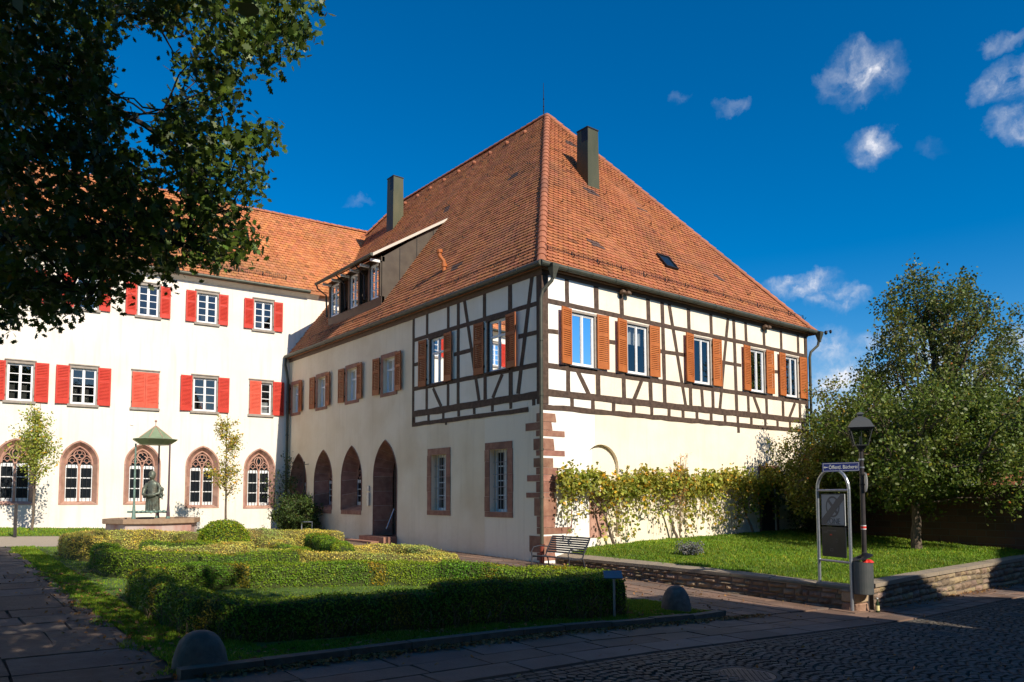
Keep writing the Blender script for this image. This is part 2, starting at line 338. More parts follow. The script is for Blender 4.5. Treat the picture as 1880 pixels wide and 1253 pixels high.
# paving slabs: one stone each, tinted one by one
def slabs(name, zones, lab=None):
    b = MB()
    for (x0, x1, y0, y1, L_, W_, along, inside) in zones:
        j = 0; v = (y0 if along == 'x' else x0); vend = (y1 if along == 'x' else x1)
        while v < vend-.05:
            w = W_*random.uniform(.85, 1.15); w = min(w, vend-v); u = (x0 if along == 'x' else y0)-random.random()*L_; uend = (x1 if along == 'x' else y1)
            while u < uend:
                l = L_*random.uniform(.7, 1.35); a0 = max(u, x0 if along == 'x' else y0); a1 = min(u+l, uend)
                if a1-a0 > .08:
                    if along == 'x': X0, X1, Y0, Y1 = a0, a1, v, v+w
                    else: X0, X1, Y0, Y1 = v, v+w, a0, a1
                    gp = .008; cx, cy = (X0+X1)/2, (Y0+Y1)/2
                    if inside is None or inside(cx, cy):
                        k = random.uniform(.72, 1.12); r = random.random(); b.tn = (k*(1.12 if r > .6 else 1), k, k*(.95 if r > .6 else 1.06))
                        dz = random.uniform(-.004, .004); e = .012
                        P = [(X0+gp, Y0+gp), (X1-gp, Y0+gp), (X1-gp, Y1-gp), (X0+gp, Y1-gp)]
                        jj = .012 if name == 'left_path' else .008; P = [(x+random.uniform(-jj,jj), y+random.uniform(-jj,jj)) for x, y in P]
                        lo = [(x, y, g(x, y)-.03) for x, y in P]; hi = [(x+(e if x < cx else -e)*.5, y+(e if y < cy else -e)*.5, g(x, y)+.012+dz) for x, y in P]
                        b.hexa(lo+hi)
                u += l
            v += w
    o = b.build(name, M['shadeslab' if name == 'left_path' else 'slab'], recalc=False); o['kind'] = 'structure'; return o
slabs('pavement', [(-24, 1.5, -8.45, -7.02, .95, .47, 'x', None)])
slabs('path_slabs', [(-2.0, 1.3, -7.0, 1.0, .8, .42, 'y', lambda x, y: x < .5+.1*(-y) and (x > -1.85)),
                     (-2.1, -.02, 1.0, 16.3, .7, .4, 'y', None), (-3.4,-2.1,8.4,12,.7,.4,'y',None)])
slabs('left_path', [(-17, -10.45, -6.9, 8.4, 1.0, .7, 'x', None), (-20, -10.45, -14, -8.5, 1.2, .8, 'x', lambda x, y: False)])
# street of small setts laid in arcs
b = MB(); cw = 1.25
for ci in range(-16, 18):
    for j in range(-8, 95):
        na = 13
        for k in range(na):
            t = (k+.5)/na; x = ci*cw+cw*t+random.uniform(-.008,.008); y = -8.55-.108*j+.33*(1-(2*t-1)**2)-.34+random.uniform(-.008,.008)
            if y > -8.78 or y < -13.6 or x < -12 or x > 12: continue
            if x > 2 and y < -11.8: continue
            s_ = .043; q = random.uniform(.55, 1.3); b.tn = (q*1.03, q, q*random.uniform(.93,1.06)); a = math.atan(-(2*t-1)*1.05)+random.uniform(-.12,.12); ca, sa = math.cos(a), math.sin(a)
            z = g(x, y)+random.uniform(.0, .006); P = []
            for h, e in ((-.03, .048), (.010, .036)):
                for dx, dy in ((-e,-e),(e,-e),(e,e),(-e,e)): P.append((x+dx*ca-dy*sa, y+dx*sa+dy*ca, z+h+(0 if h < 0 else random.uniform(-.003,.003))))
            b.hexa(P)
for r in range(3):      # gutter band of three straight rows
    x = -12
    while x < 12:
        l = random.uniform(.12, .2); y = -8.50-.105*r; q = random.uniform(.55, 1.1); b.tn = (q, q, q)
        if x < 1.6 or True:
            P = []
            for h, e in ((-.03, 0), (.008, .008)):
                for xx, yy in ((x+.005+e, y-.097+e), (x+l-.005-e, y-.097+e), (x+l-.005-e, y-e), (x+.005+e, y-e)): P.append((xx, yy, g(xx, yy)+h))
            b.hexa(P)
        x += l
o = b.build('cobbled_street', M['sett'], recalc=False); o['kind'] = 'structure'
slabs('street_margin', [(1.6, 14, -8.45, -7.5, .5, .3, 'x', None)])
# kerb
b = MB(); x = -10.5
kp = lambda x: -6.93-.02*math.sin(x)+ (0.10*max(0, x+3.2)**2 if x > -3.2 else 0)
while x < -2.05:
    l = random.uniform(.6, 1.0); x1 = min(x+l, -2.0); q = random.uniform(.75, 1.15); b.tn = (q, q, q)
    P = []
    for zz in (-.1, .095+random.uniform(-.008,.008)):
        for xx, dy in ((x+.006, -.075), (x1-.006, -.075), (x1-.006, .075), (x+.006, .075)): P.append((xx, kp(xx)+dy, g(xx, kp(xx))+zz))
    b.hexa(P); x = x1
o = b.build('kerb', M['kerb']); o['kind'] = 'structure'

# ================================================================== facade frames:  u along the wall, z up, d out of the wall
c5, s5 = math.cos(math.radians(5)), math.sin(math.radians(5))
FA = lambda u, z, d: Vector((-d, u, z))
FB = lambda u, z, d: Vector((u, -d, z))
FC = lambda u, z, d: Vector((-u*c5-d*s5, 16.44+u*s5-d*c5, z))
def arch(uc, w, z0, zs, za, n=9):
    """pointed arch outline, counter-clockwise from bottom left"""
    h = za-zs; r = (w*w+h*h)/(2*w); cx = uc+w-r; pts = [(uc-w, z0), (uc+w, z0), (uc+w, zs)]; a1 = math.asin(min(1, h/r))
    for k in range(1, n+1): a = a1*k/n; pts.append((cx+r*math.cos(a), zs+r*math.sin(a)))
    L_ = [(2*uc-x, z) for x, z in pts[3:-1]][::-1]; return pts+L_+[(uc-w, zs)]
def rect(u0, u1, z0, z1): return [(u0,z0),(u1,z0),(u1,z1),(u0,z1)]
def wall_mesh(name, F, outer, holes, depth, mat, parent):
    b = MB(); loops = [outer]+holes; flat = [p for l in loops for p in l]
    tris = tessellate_polygon([[Vector((u, z, 0)) for u, z in l] for l in loops])
    b.add([F(u, z, 0) for u, z in flat], [tuple(t) for t in tris])
    n = F(0,0,1)-F(0,0,0)
    # orient outwards
    for k, f in enumerate(b.f):
        p = [Vector(b.v[i]) for i in f]
        if (p[1]-p[0]).cross(p[2]-p[0]).dot(n) < 0: b.f[k] = f[::-1]
    for h in holes:
        m = len(h); b.add([F(u,z,0) for u,z in h]+[F(u,z,-depth) for u,z in h], [(i,(i+1)%m,m+(i+1)%m,m+i) for i in range(m)])
    return b.build(name, mat, parent, recalc=False)
def shutter(F, hinge, dr, z0, z1, w, mat, parent, ang=.14, name='shutter', off=.03):
    ca, sa = math.cos(ang), math.sin(ang)
    G = lambda s, z, t: F(hinge+dr*(s*ca-t*sa), z, off+s*sa+t*ca)
    b = MB(); th = .034; st = .052; H = z1-z0
    b.box(G, 0, st, z0, z1, 0, th); b.box(G, w-st, w, z0, z1, 0, th)
    zr = [(z0, z0+.17), (z0+H*.60, z0+H*.60+.085), (z1-.08, z1)]
    if H < 1.2: zr[0] = (z0, z0+.13)
    for a, c in zr: b.box(G, st, w-st, a, c, .003, th-.003)
    for lo, hi in ((zr[0][1], zr[1][0]), (zr[1][1], zr[2][0])):
        n = max(3, int((hi-lo)/.052)); p = (hi-lo)/n
        for k in range(n):
            z = lo+p*(k+.5); b.hexa([G(st,z-.026,th-.004),G(w-st,z-.026,th-.004),G(w-st,z-.017,th-.001),G(st,z-.017,th-.001),G(st,z+.016,.006),G(w-st,z+.016,.006),G(w-st,z+.025,.01),G(st,z+.025,.01)])
    o = b.build(name, mat, parent)
    h = MB(); h.cur = 0
    for z in (z0+.2, z1-.2): h.box(F, hinge-.02, hinge+.02, z-.03, z+.03, .012, off+.012)
    h.build('hinge', M['darkmetal'], o); return o
def frame_rect(b, F, u0, u1, z0, z1, t, d0, d1):
    b.box(F, u0, u0+t, z0, z1, d0, d1); b.box(F, u1-t, u1, z0, z1, d0, d1); b.box(F, u0+t, u1-t, z0, z0+t, d0, d1); b.box(F, u0+t, u1-t, z1-t, z1, d0, d1)
def window(F, u0, u1, z0, z1, parent, style='two', d=-.07, curtain=None, casing=None, sill=None, cw_=.07, rm=.3, pane='glass'):
    b = MB(); t = .048; frame_rect(b, F, u0, u1, z0, z1, t, d-.03, d+.03); um = (u0+u1)/2
    b.box(F, um-.022, um+.022, z0+t, z1-t, d-.02, d+.035)
    for a, c in ((u0+t, um-.022), (um+.022, u1-t)):
        frame_rect(b, F, a, c, z0+t, z1-t, .022, d-.018, d+.018)
        if style == 'grid':
            n = 4; hh = (z1-z0-2*t)/n
            for k in range(1, n): b.box(F, a+.022, c-.022, z0+t+hh*k-.014, z0+t+hh*k+.014, d-.012, d+.015)
        if style == 'six':
            cm = (a+c)/2
            for k in (1, 2, 3): zz = z0+t+(z1-z0-2*t)*k/4; b.box(F, a+.03, c-.03, zz-.01, zz+.01, d-.01, d+.013)
        if style == 'transom': zz = z0+(z1-z0)*.68; b.box(F, a, c, zz-.03, zz+.03, d-.02, d+.03)
    w = b.build('window', M['white'], parent)
    g_ = MB(); g_.add([F(u0+t,z0+t,d),F(u1-t,z0+t,d),F(u1-t,z1-t,d),F(u0+t,z1-t,d)], [(0,1,2,3)]); g_.build('pane', M[pane], w)
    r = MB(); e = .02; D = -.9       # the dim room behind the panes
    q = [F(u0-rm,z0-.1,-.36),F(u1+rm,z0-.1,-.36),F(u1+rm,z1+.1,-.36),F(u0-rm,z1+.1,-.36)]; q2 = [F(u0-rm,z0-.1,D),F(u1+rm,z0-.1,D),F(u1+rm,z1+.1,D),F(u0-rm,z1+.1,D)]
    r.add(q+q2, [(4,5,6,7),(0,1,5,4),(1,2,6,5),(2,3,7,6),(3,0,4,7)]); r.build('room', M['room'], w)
    if curtain:
        for (a, c, zb, zt, mt) in curtain:
            k = MB(); n = 22; A = []; B_ = []
            for i in range(n+1):
                u = u0+(u1-u0)*(a+(c-a)*i/n); dd = d-.14+.022*math.sin(i*1.7)
                A.append(F(u, z0+(z1-z0)*zb, dd)); B_.append(F(u, z0+(z1-z0)*zt, dd))
            k.loft([A, B_], close=False); k.build('curtain', mt, w, recalc=False)
    if casing:
        k = MB(); c = cw_; k.box(F, u0-c, u0, z0, z1, -.12, .022); k.box(F, u1, u1+c, z0, z1, -.12, .022); k.box(F, u0-c-.03, u1+c+.03, z1, z1+c, -.12, .034)
        k.build('casing', casing, w)
    if sill:
        k = MB(); k.hexa([F(u0-cw_-.05,z0-.05,-.12),F(u1+cw_+.05,z0-.05,-.12),F(u1+cw_+.05,z0-.05,.07),F(u0-cw_-.05,z0-.05,.07),F(u0-cw_-.05,z0,-.12),F(u1+cw_+.05,z0,-.12),F(u1+cw_+.05,z0-.02,.07),F(u0-cw_-.05,z0-.02,.07)])
        k.build('sill', sill, w)
    return w
def surround(F, u0, u1, z0, z1, t, mat, parent, d=.015, depth=.26, irregular=.0, name='stone_surround'):
    """stone blocks round a rectangular opening"""
    b = MB()
    def blk(a, c, e, f): k = random.uniform(.82, 1.12); b.tn = (k, k*random.uniform(.95,1.03), k); b.box(F, a+.002, c-.002, e+.002, f-.002, -depth, d+random.uniform(0,.004))
    for side in (0, 1):
        z = z0
        while z < z1-.05:
            h = min(random.uniform(.35, .6), z1-z); h = z1-z if z1-z-h < .2 else h; e = random.uniform(0, irregular)
            if side == 0: blk(u0-t-e, u0, z, z+h)
            else: blk(u1, u1+t+e, z, z+h)
            z += h
    blk(u0-t, u1+t, z1, z1+t*1.0); blk(u0-t-.02, u1+t+.02, z0-t*.75, z0)
    return b.build(name, mat, parent)
def beam(F, p0, p1, w, parent, name, w1=None, d=.014, mat=None, jit=.006):
    w1 = w1 or w; a = Vector(p0); c = Vector(p1); L_ = (c-a).length; t = (c-a)/L_; nn = Vector((-t.y, t.x)); n = max(2, int(L_/.35)); l0 = []; l1 = []
    for i in range(n+1):
        p = a+t*L_*i/n; hw = (w+(w1-w)*i/n)/2
        l0.append(p+nn*(hw+random.uniform(-jit,jit))); l1.append(p-nn*(hw+random.uniform(-jit,jit)))
    pts = [(p.x,p.y) for p in l1]+[(p.x,p.y) for p in l0[::-1]]
    b = MB(); m = len(pts); b.add([F(u,z,-.02) for u,z in pts]+[F(u,z,d) for u,z in pts], [(i,(i+1)%m,m+(i+1)%m,m+i) for i in range(m)])
    b.add([F(u,z,d) for u,z in pts], [(i,i+1,m-2-i,m-1-i) for i in range(n)])
    return b.build(name, mat or M['timber'], parent)
def tiles(name, P0, U, V, inside, Lu, Lv, mat, parent, w=.19, row=.165, seed=1, patchf=None):
    r = random.Random(seed); P0 = Vector(P0); U = Vector(U).normalized(); V = Vector(V).normalized(); N = U.cross(V)
    if N.z < 0: N = -N
    b = MB()
    for j in range(int(Lv/row)+1):
        v = j*row; off = (w/2 if j % 2 else 0); rt = r.uniform(.95, 1.05)
        for i in range(int(Lu/w)+2):
            u = i*w+off-w/2
            if not inside(u+w/2*0, v+row*.5): continue
            k = r.gauss(1, .085)*rt; k = max(.5, min(1.35, k))
            if r.random() < .03: k *= .62
            if patchf and patchf(u, v): b.tn = (.30*k, .50*k, 1.0*k)
            else: b.tn = (k, k*r.uniform(.92, 1.1), k*r.uniform(.85, 1.1))
            h = .040+r.uniform(-.003,.004)+.016*math.sin(u*.9+1)*math.sin(v*.8)+.008*math.sin(u*2.3+v); hw = w/2*.97; tp = []
            sk = r.uniform(-.004,.004)
            for a, c in ((-1,.055),(-.72,.016),(0,0),(.72,.016),(1,.055)): tp.append((u+a*hw, v+c+sk*a, h))
            top = tp+[(u+hw, v+row*1.12, h-.026), (u-hw, v+row*1.12, h-.026)]
            bot = [(a, c, h-.024) for a, c, _ in tp]
            b.add([P0+U*a+V*c+N*e for a, c, e in top+bot], [(0,1,2,3,4,5,6), (7,8,1,0), (8,9,2,1), (9,10,3,2), (10,11,4,3)])
    return b.build(name, mat, parent, recalc=False)
def guard(F, a, c, parent, slope_z, out):
    """snow guard: low wire fence on brackets, running along the eave"""
    b = MB(); n = int((c-a)/.95); z0 = slope_z+.05; bars = []
    for k in range(n+1):
        u = a+(c-a)*k/n; b.tube([F(u, z0-.1, out-.02), F(u, z0+.2, out-.0)], .016, 4); b.tube([F(u, z0-.02, out), F(u, z0+.10, out-.13)], .012, 4)
    for k in range(n):
        u0 = a+(c-a)*k/n+.02; u1 = a+(c-a)*(k+1)/n-.02
        for zz in (0, .065, .13, .19): b.tube([F(u0, z0+zz, out), F(u1, z0+zz, out)], .006, 4)
        m = 11
        for i in range(m+1): u = u0+(u1-u0)*i/m; b.tube([F(u, z0, out), F(u, z0+.19, out)], .005, 3)
    return b.build('snow_guard', M['darkmetal'], parent)
def gutter(pts, parent, r=.075):
    b = MB(); P = [Vector(p) for p in pts]; b.tube(P, r, 10)
    L_ = (P[-1]-P[0]).length
    for i in range(int(L_/.9)+1):
        p = P[0]+(P[-1]-P[0])*(i*.9/L_); t = (P[-1]-P[0]).normalized(); b.tube([p-t*.012, p+t*.012], r+.008, 10)
    return b.build('gutter', M['copper'], parent, smooth=False)
def ridgetiles(a, c, parent, r=.125, l=.36, name='ridge_tiles', mat=None):
    a = Vector(a); c = Vector(c); L_ = (c-a).length; t = (c-a)/L_; n = int(L_/l); b = MB()
    side = t.cross(Vector((0,0,1))).normalized(); up = side.cross(t)
    for k in range(n):
        q = random.uniform(.8, 1.15); b.tn = (q,q,q); p0 = a+t*(L_*k/n-.03); p1 = a+t*(L_*(k+1)/n)
        lo = []
        for p, rr in ((p0, r*1.12), (p1, r*.92)):
            lo.append([p+side*rr*math.cos(PI*i/8)+up*(rr*math.sin(PI*i/8)-.03) for i in range(9)]+[p+side*(rr-.025)*math.cos(PI*i/8)+up*((rr-.025)*math.sin(PI*i/8)-.03) for i in range(8,-1,-1)])
        b.loft(lo, caps=True)
    return b.build(name, mat or M['ridge'], parent)

# ================================================================== the half-timbered house
HL, YE = 12.74, 16.44; EZ = 7.57; OV = .15
H = thing('timber_framed_house', 'large half-timbered house with steep orange hipped roof and brown-orange shutters, nearest building', 'house', (6.4, 8, 0))
# --- openings
Bw = [(1.02,1.87,'curt'),(3.18,4.02,'curt'),(6.18,6.98,'tilt'),(9.17,9.95,'blue'),(11.29,12.02,'blue')]
Aw = [(4.46,5.27,''),(1.42,2.27,'')]
Sw = [(15.42,16.06),(12.85,13.55),(10.22,10.96),(7.49,8.27)]
ground = [(4.36,5.20,1.20,2.88),(1.42,2.22,1.20,2.90)]
archA = [(15.33,.82,1.12,2.15,3.38),(12.95,.81,1.12,2.2,3.42),(10.56,.81,1.12,2.2,3.45)]
doorA = (8.09,.80,.30,2.30,3.52)
NZ = .95
niche = []
for k in range(15): a_ = PI*k/14; niche.append((2.12+.66*math.cos(a_), 2.42+.60*math.sin(a_)))
niche = [(1.46,.5),(2.78,.5)]+niche
door2 = (9.62,10.50,.27,2.50)
wa = wall_mesh('wall', FA, rect(0,YE,-.6,7.55), [rect(a,c,5.06,6.5) for a,c,_ in Aw]+[rect(a,c,5.12,6.30) for a,c in Sw]+[rect(a,c,z0,z1) for a,c,z0,z1 in ground]+[arch(*t) for t in archA]+[arch(*doorA)], .30, M['plasterA'], H)
wb = wall_mesh('wall', FB, rect(0,HL,-.6,7.55), [rect(a,c,5.09,6.50) for a,c,_ in Bw]+[niche, rect(*door2[:2],*door2[2:])], .12, M['plasterB'], H)
b = MB(); b.box(FB, 0, HL, -.6, 7.5, -24.7, -24.5); b.hexa([(HL-.2,.0,-.6),(HL,.0,-.6),(HL,24.5,-.6),(HL-.2,24.5,-.6),(HL-.2,.0,7.5),(HL,.0,7.5),(HL,24.5,7.5),(HL-.2,24.5,7.5)])
b.hexa([(0,16.9,-.6),(.2,16.9,-.6),(.2,24.5,-.6),(0,24.5,-.6),(0,16.9,7.5),(.2,16.9,7.5),(.2,24.5,7.5),(0,24.5,7.5)]); b.build('wall', M['plasterB'], H)
# plaster infill of the A side upper floor is a lighter coat between the timbers
b = MB()
hol = [rect(a,c,5.06,6.5) for a,c,_ in Aw]; out_ = rect(.03,6.28,3.9,7.45)
tr = tessellate_polygon([[Vector((u,z,0)) for u,z in l] for l in [out_]+hol]); fl = [p for l in [out_]+hol for p in l]
b.add([FA(u,z,.004) for u,z in fl], [tuple(t) for t in tr]); b.build('infill', M['plasterAu'], H)
# fallen plaster patch edges beside the corner
for pts in ([(.17,5.9),(.42,5.92),(.38,6.1),(.5,6.3),(.3,6.52),(.17,6.55)], [(.17,5.08),(.5,5.1),(.62,5.3),(.55,5.55),(.4,5.72),(.17,5.75)], [(.55,4.08),(.9,4.06),(1.15,4.10),(1.1,4.0),(.6,3.98)]):
    b = MB(); b.prism(FA, pts, .003, .010); b.build('plaster_patch', M['plasterC'], H)
# back of niche, blocked window, doors
b = MB(); b.prism(FB, niche, -.115, -.13); b.build('blocked_arch', M['plasterB'], H)
b = MB(); b.box(FB, 1.75, 2.38, .52, 1.70, -.115, -.085); b.build('stone_panel', M['stoneC'], H)
# --- timbers, A side
TA = lambda p0, p1, w, n, **k: beam(FA, p0, p1, w, H, n, **k)
TA((6.29,3.9),(6.29,7.38),.13,'timber_post')
for u in (5.48,4.29): TA((u,6.66),(u,7.4),.13,'timber_post'); TA((u,4.33),(u,4.98),.13,'timber_post')
TA((3.76,4.33),(3.76,7.4),.14,'timber_post'); TA((2.46,6.64),(2.46,7.4),.15,'timber_post'); TA((2.43,4.33),(2.43,4.98),.15,'timber_post')
TA((1.30,6.64),(1.30,7.4),.17,'timber_post'); TA((1.28,4.33),(1.28,4.98),.17,'timber_post')
TA((3.46,7.4),(2.72,4.33),.13,'timber_brace'); TA((.37,7.4),(.97,4.33),.14,'timber_brace'); TA((5.12,4.95),(4.66,4.33),.12,'timber_brace'); TA((1.65,4.95),(2.08,4.33),.12,'timber_brace')
TA((6.22,6.63),(.1,6.60),.12,'timber_rail',d=.016); TA((6.22,5.05),(.1,5.0),.13,'timber_rail',d=.016)
TA((6.22,5.83),(5.93,5.83),.11,'timber_rail'); TA((3.98,5.83),(2.95,5.83),.12,'timber_rail',d=.012); TA((.95,5.86),(.1,5.84),.12,'timber_rail',d=.012)
TA((6.32,4.24),(.05,4.22),.20,'timber_sill_beam',d=.02,jit=.012); TA((6.34,3.91),(.55,3.87),.125,'timber_sill_beam',d=.02,jit=.012)
for u in (6.22,5.37,4.54,3.73,2.95,2.09,1.28,.33): TA((u,3.96),(u,4.14),.12,'timber_stud')
# --- corner post and eaves plate
b = MB(); b.box(FB, -.017, .2, 3.98, 7.45, -.2, .017); b.build('corner_post', M['timber'], H)
# --- timbers, B side
TB = lambda p0, p1, w, n, **k: beam(FB, p0, p1, w, H, n, **k)
for u0, u1, w, full in ((.87,.90,.14,0),(1.96,2.01,.17,0),(2.96,3.03,.16,0),(4.09,4.16,.16,0),(4.72,4.78,.15,1),(5.95,5.99,.15,0),(7.07,7.10,.14,0),(8.28,8.35,.15,1),(8.94,9.01,.14,0),(9.99,10.07,.14,0),(11.05,11.07,.14,0),(12.14,12.15,.14,0)):
    if full: TB((u0,7.42),(u1,4.33),w,'timber_post')
    else: TB((u0,7.42),(u0+(u1-u0)*.3,6.66),w,'timber_post'); TB((u0+(u1-u0)*.8,4.95),(u1,4.33),w,'timber_post')
TB((6.53,4.95),(6.58,4.33),.13,'timber_post'); TB((12.66,7.42),(12.66,3.9),.16,'timber_post')
for p, q in (((5.02,7.42),(5.75,4.33)),((7.98,7.42),(7.44,4.33)),((1.22,4.97),(1.67,4.33)),((3.79,4.95),(3.43,4.33)),((9.32,4.92),(9.68,4.33)),((11.84,4.89),(11.44,4.33))): TB(p,q,.13,'timber_brace')
TB((.2,6.67),(12.58,6.66),.115,'timber_rail',d=.016); TB((.2,4.98),(12.58,4.96),.125,'timber_rail',d=.016)
for a, c in ((.2,.55),(2.4,2.68),(4.5,5.75),(7.5,8.65),(10.45,10.8)): TB((a,5.88),(c,5.89),.11,'timber_rail',d=.012)
TB((.02,4.28),(12.72,4.29),.18,'timber_sill_beam',d=.02,jit=.012); TB((.0,3.90),(12.72,3.92),.135,'timber_sill_beam',d=.02,jit=.014)
for u in (1.03,1.80,2.60,3.42,4.19,4.96,5.61,6.28,6.99,7.71,8.40,9.15,9.96,10.70,11.48,12.28): TB((u,3.97),(u,4.2),.13,'timber_stud')
TB((8.42,3.84),(8.42,3.66),.13,'beam_end')
TA((4.40,3.85),(4.40,3.76),.10,'beam_end')
# --- quoins
zq = [.0,.20,.62,.66,.83,1.12,1.58,1.72,2.0,2.17,2.36,2.60,2.65,2.80,3.10,3.15,3.31,3.52,3.75]
qb = [.42,.44,.44,.96,.42,.45,.42,.44,.50,.54,.36,.40,.78,.40,.42,.73,.36,.46]
qa = [.22,.52,.25,.22,.22,.32,.64,.24,.60,.24,.34,.22,.24,.34,.22,.24,.66,.22]
for i in range(len(qb)):
    if zq[i+1]-zq[i] < .06: continue
    b = MB(); k = random.uniform(.8,1.15); b.tn = (k,k*random.uniform(.93,1.08),k); e = .011+random.uniform(0,.006); z0, z1 = zq[i]+.006, zq[i+1]-.006
    w1, w2 = qb[i]+random.uniform(-.03,.03), qa[i]
    b.hexa([(-e,-e,z0),(w1,-e,z0),(w1+.01,.1,z0),(-e,w2,z0),(-e,-e,z1),(w1-random.uniform(0,.04),-e,z1),(w1,.1,z1),(-e,w2,z1)]); b.build('quoin_stone', M['stone'], H)
# --- B windows and shutters
for i, (a, c, s_) in enumerate(Bw):
    cur = {'curt': [(.05,.95,.62,.97,M['curtain'])], 'tilt': [(.05,.30,.02,.98,M['curtain'])], 'blue': [(.04,.36,.02,.98,M['curtain']),(.66,.97,.02,.98,M['curtain'])]}[s_]
    window(FB, a, c, 5.09, 6.50, H, 'two', -.05, cur, M['greywood'], M['lead'], .06)
for hu, dr, w, an in ((.99,-1,.43,.20),(1.95,1,.43,.06),(3.12,-1,.43,.16),(4.09,1,.43,.05),(6.12,-1,.44,.16),(7.08,1,.43,.05),(9.11,-1,.43,.12),(10.05,1,.42,.06),(11.22,-1,.43,.10),(12.15,1,.41,.08)):
    shutter(FB, hu, dr, 5.08, 6.57, w, M['shutO'], H, an)
for a, c, _ in Aw:
    window(FA, a, c, 5.06, 6.5, H, 'transom', -.06, [(.04,.40,.02,.97,M['curtain']),(.62,.86,.40,.97,M['redcurtain']),(.40,.5,.25,.55,M['redcurtain'])], M['timber'], M['timber'], .08)
for hu, dr, w, an in ((5.47,1,.42,.05),(4.46,-1,.46,.10),(2.46,1,.44,.05),(1.44,-1,.47,.10)):
    shutter(FA, hu, dr, 5.06, 6.53, w, M['shutA'], H, an)
for i, (a, c) in enumerate(Sw):
    w_ = window(FA, a, c, 5.12, 6.30, H, 'transom', -.17, [(.05,.3,.02,.97,M['curtain']),(.75,.95,.02,.97,M['curtain'])]); surround(FA, a, c, 5.12, 6.30, .16, M['stone'], w_, .018, .24)
    ww = .44 if i else .38
    shutter(FA, c+.20, 1, 5.11, 6.38, ww, M['shutA'], H, .05); shutter(FA, a-.10, -1, 5.11, 6.40, ww, M['shutA'], H, .10)
# --- barred ground-floor windows
for a, c, z0, z1 in ground:
    w_ = window(FA, a, c, z0, z1, H, 'grid', -.25, pane='darkglass'); surround(FA, a, c, z0, z1, .20, M['stone'], w_, .02, .28, .03)
    b = MB()
    for k in range(6): u = a+(c-a)*(k+.5)/6; b.tube([FA(u,z0,-.12),FA(u,z1,-.12)], .010, 5)
    for k in range(1,5): z = z0+(z1-z0)*k/5; b.tube([FA(a,z,-.115),FA(c,z,-.115)], .009, 5)
    b.build('grille', M['iron'], w_)
# --- door with stone frame behind the vine
b = MB(); b.box(FB, door2[0], door2[1], door2[2], door2[3], -.11, -.06)
for k in range(6): u = door2[0]+.05+k*.14; b.box(FB, u, u+.12, door2[2]+.05, door2[3]-.05, -.06, -.05)
d2 = b.build('side_door', M['timber'], H); surround(FB, *door2, .13, M['stone'], d2, .02, .1)
# --- pointed arches, A side
def pointed(F, uc, w, z0, zs, za, parent, mat, ring, depth, inner, name, glass=True, proud=.012, splay_out=None):
    """splayed stone reveal: outline at the wall face to a smaller outline inside"""
    iw, iz0, izs, iza = inner; o = arch(uc, w, z0, zs, za); i_ = arch(uc, iw, iz0, izs, iza); m = len(o)
    b = MB(); 
    if ring:   # flat stone ring standing just proud of the plaster
        oo = arch(uc, w+ring, z0-ring*.7, zs, za+ring*1.1); 
        for k in range(m):
            q = random.uniform(.82,1.12); b.tn = (q,q*random.uniform(.95,1.05),q); j = (k+1)%m; e = proud+random.uniform(0,.004)
            P = [F(*oo[k],e),F(*oo[j],e),F(*o[j],e),F(*o[k],e)]; b.add(P, [(0,1,2,3)])
            b.add([F(*oo[k],e),F(*oo[j],e),F(*oo[j],-.02),F(*oo[k],-.02)], [(0,1,2,3)])
    for k in range(m):
        j = (k+1)%m; L_ = abs(o[j][1]-o[k][1]); ns = max(1, int(L_/.4)) if k in (1, m-1) else 1
        for s_ in range(ns):
            q = random.uniform(.82,1.15); b.tn = (q,q*random.uniform(.95,1.05),q); gp_ = min(.12, .012/max(.05,L_ if k in (1,m-1) else .16)); jn = (k in (1,m-1)) or (k % 2 == 0); t0, t1 = s_/ns+(gp_/2 if jn else 0), (s_+1)/ns-(gp_/2 if k in (1,m-1) else 0)
            lo = lambda t, A: (A[k][0]+(A[j][0]-A[k][0])*t, A[k][1]+(A[j][1]-A[k][1])*t)
            P = [F(*lo(t0,o),proud),F(*lo(t1,o),proud),F(*lo(t1,i_),-depth),F(*lo(t0,i_),-depth)]; b.add(P, [(0,1,2,3)])
    ob = b.build(name, mat, parent, recalc=False)
    mb = MB(); e_ = .005; oo2 = arch(uc, w+e_, z0-e_, zs, za+e_); ii2 = arch(uc, iw+e_, iz0-e_, izs, iza+e_); mb.loft([[F(u,z,proud) for u,z in oo2],[F(u,z,-depth) for u,z in ii2]]); mb.build('joint_mortar', M['lightmortar'], ob, recalc=False)
    return ob, i_
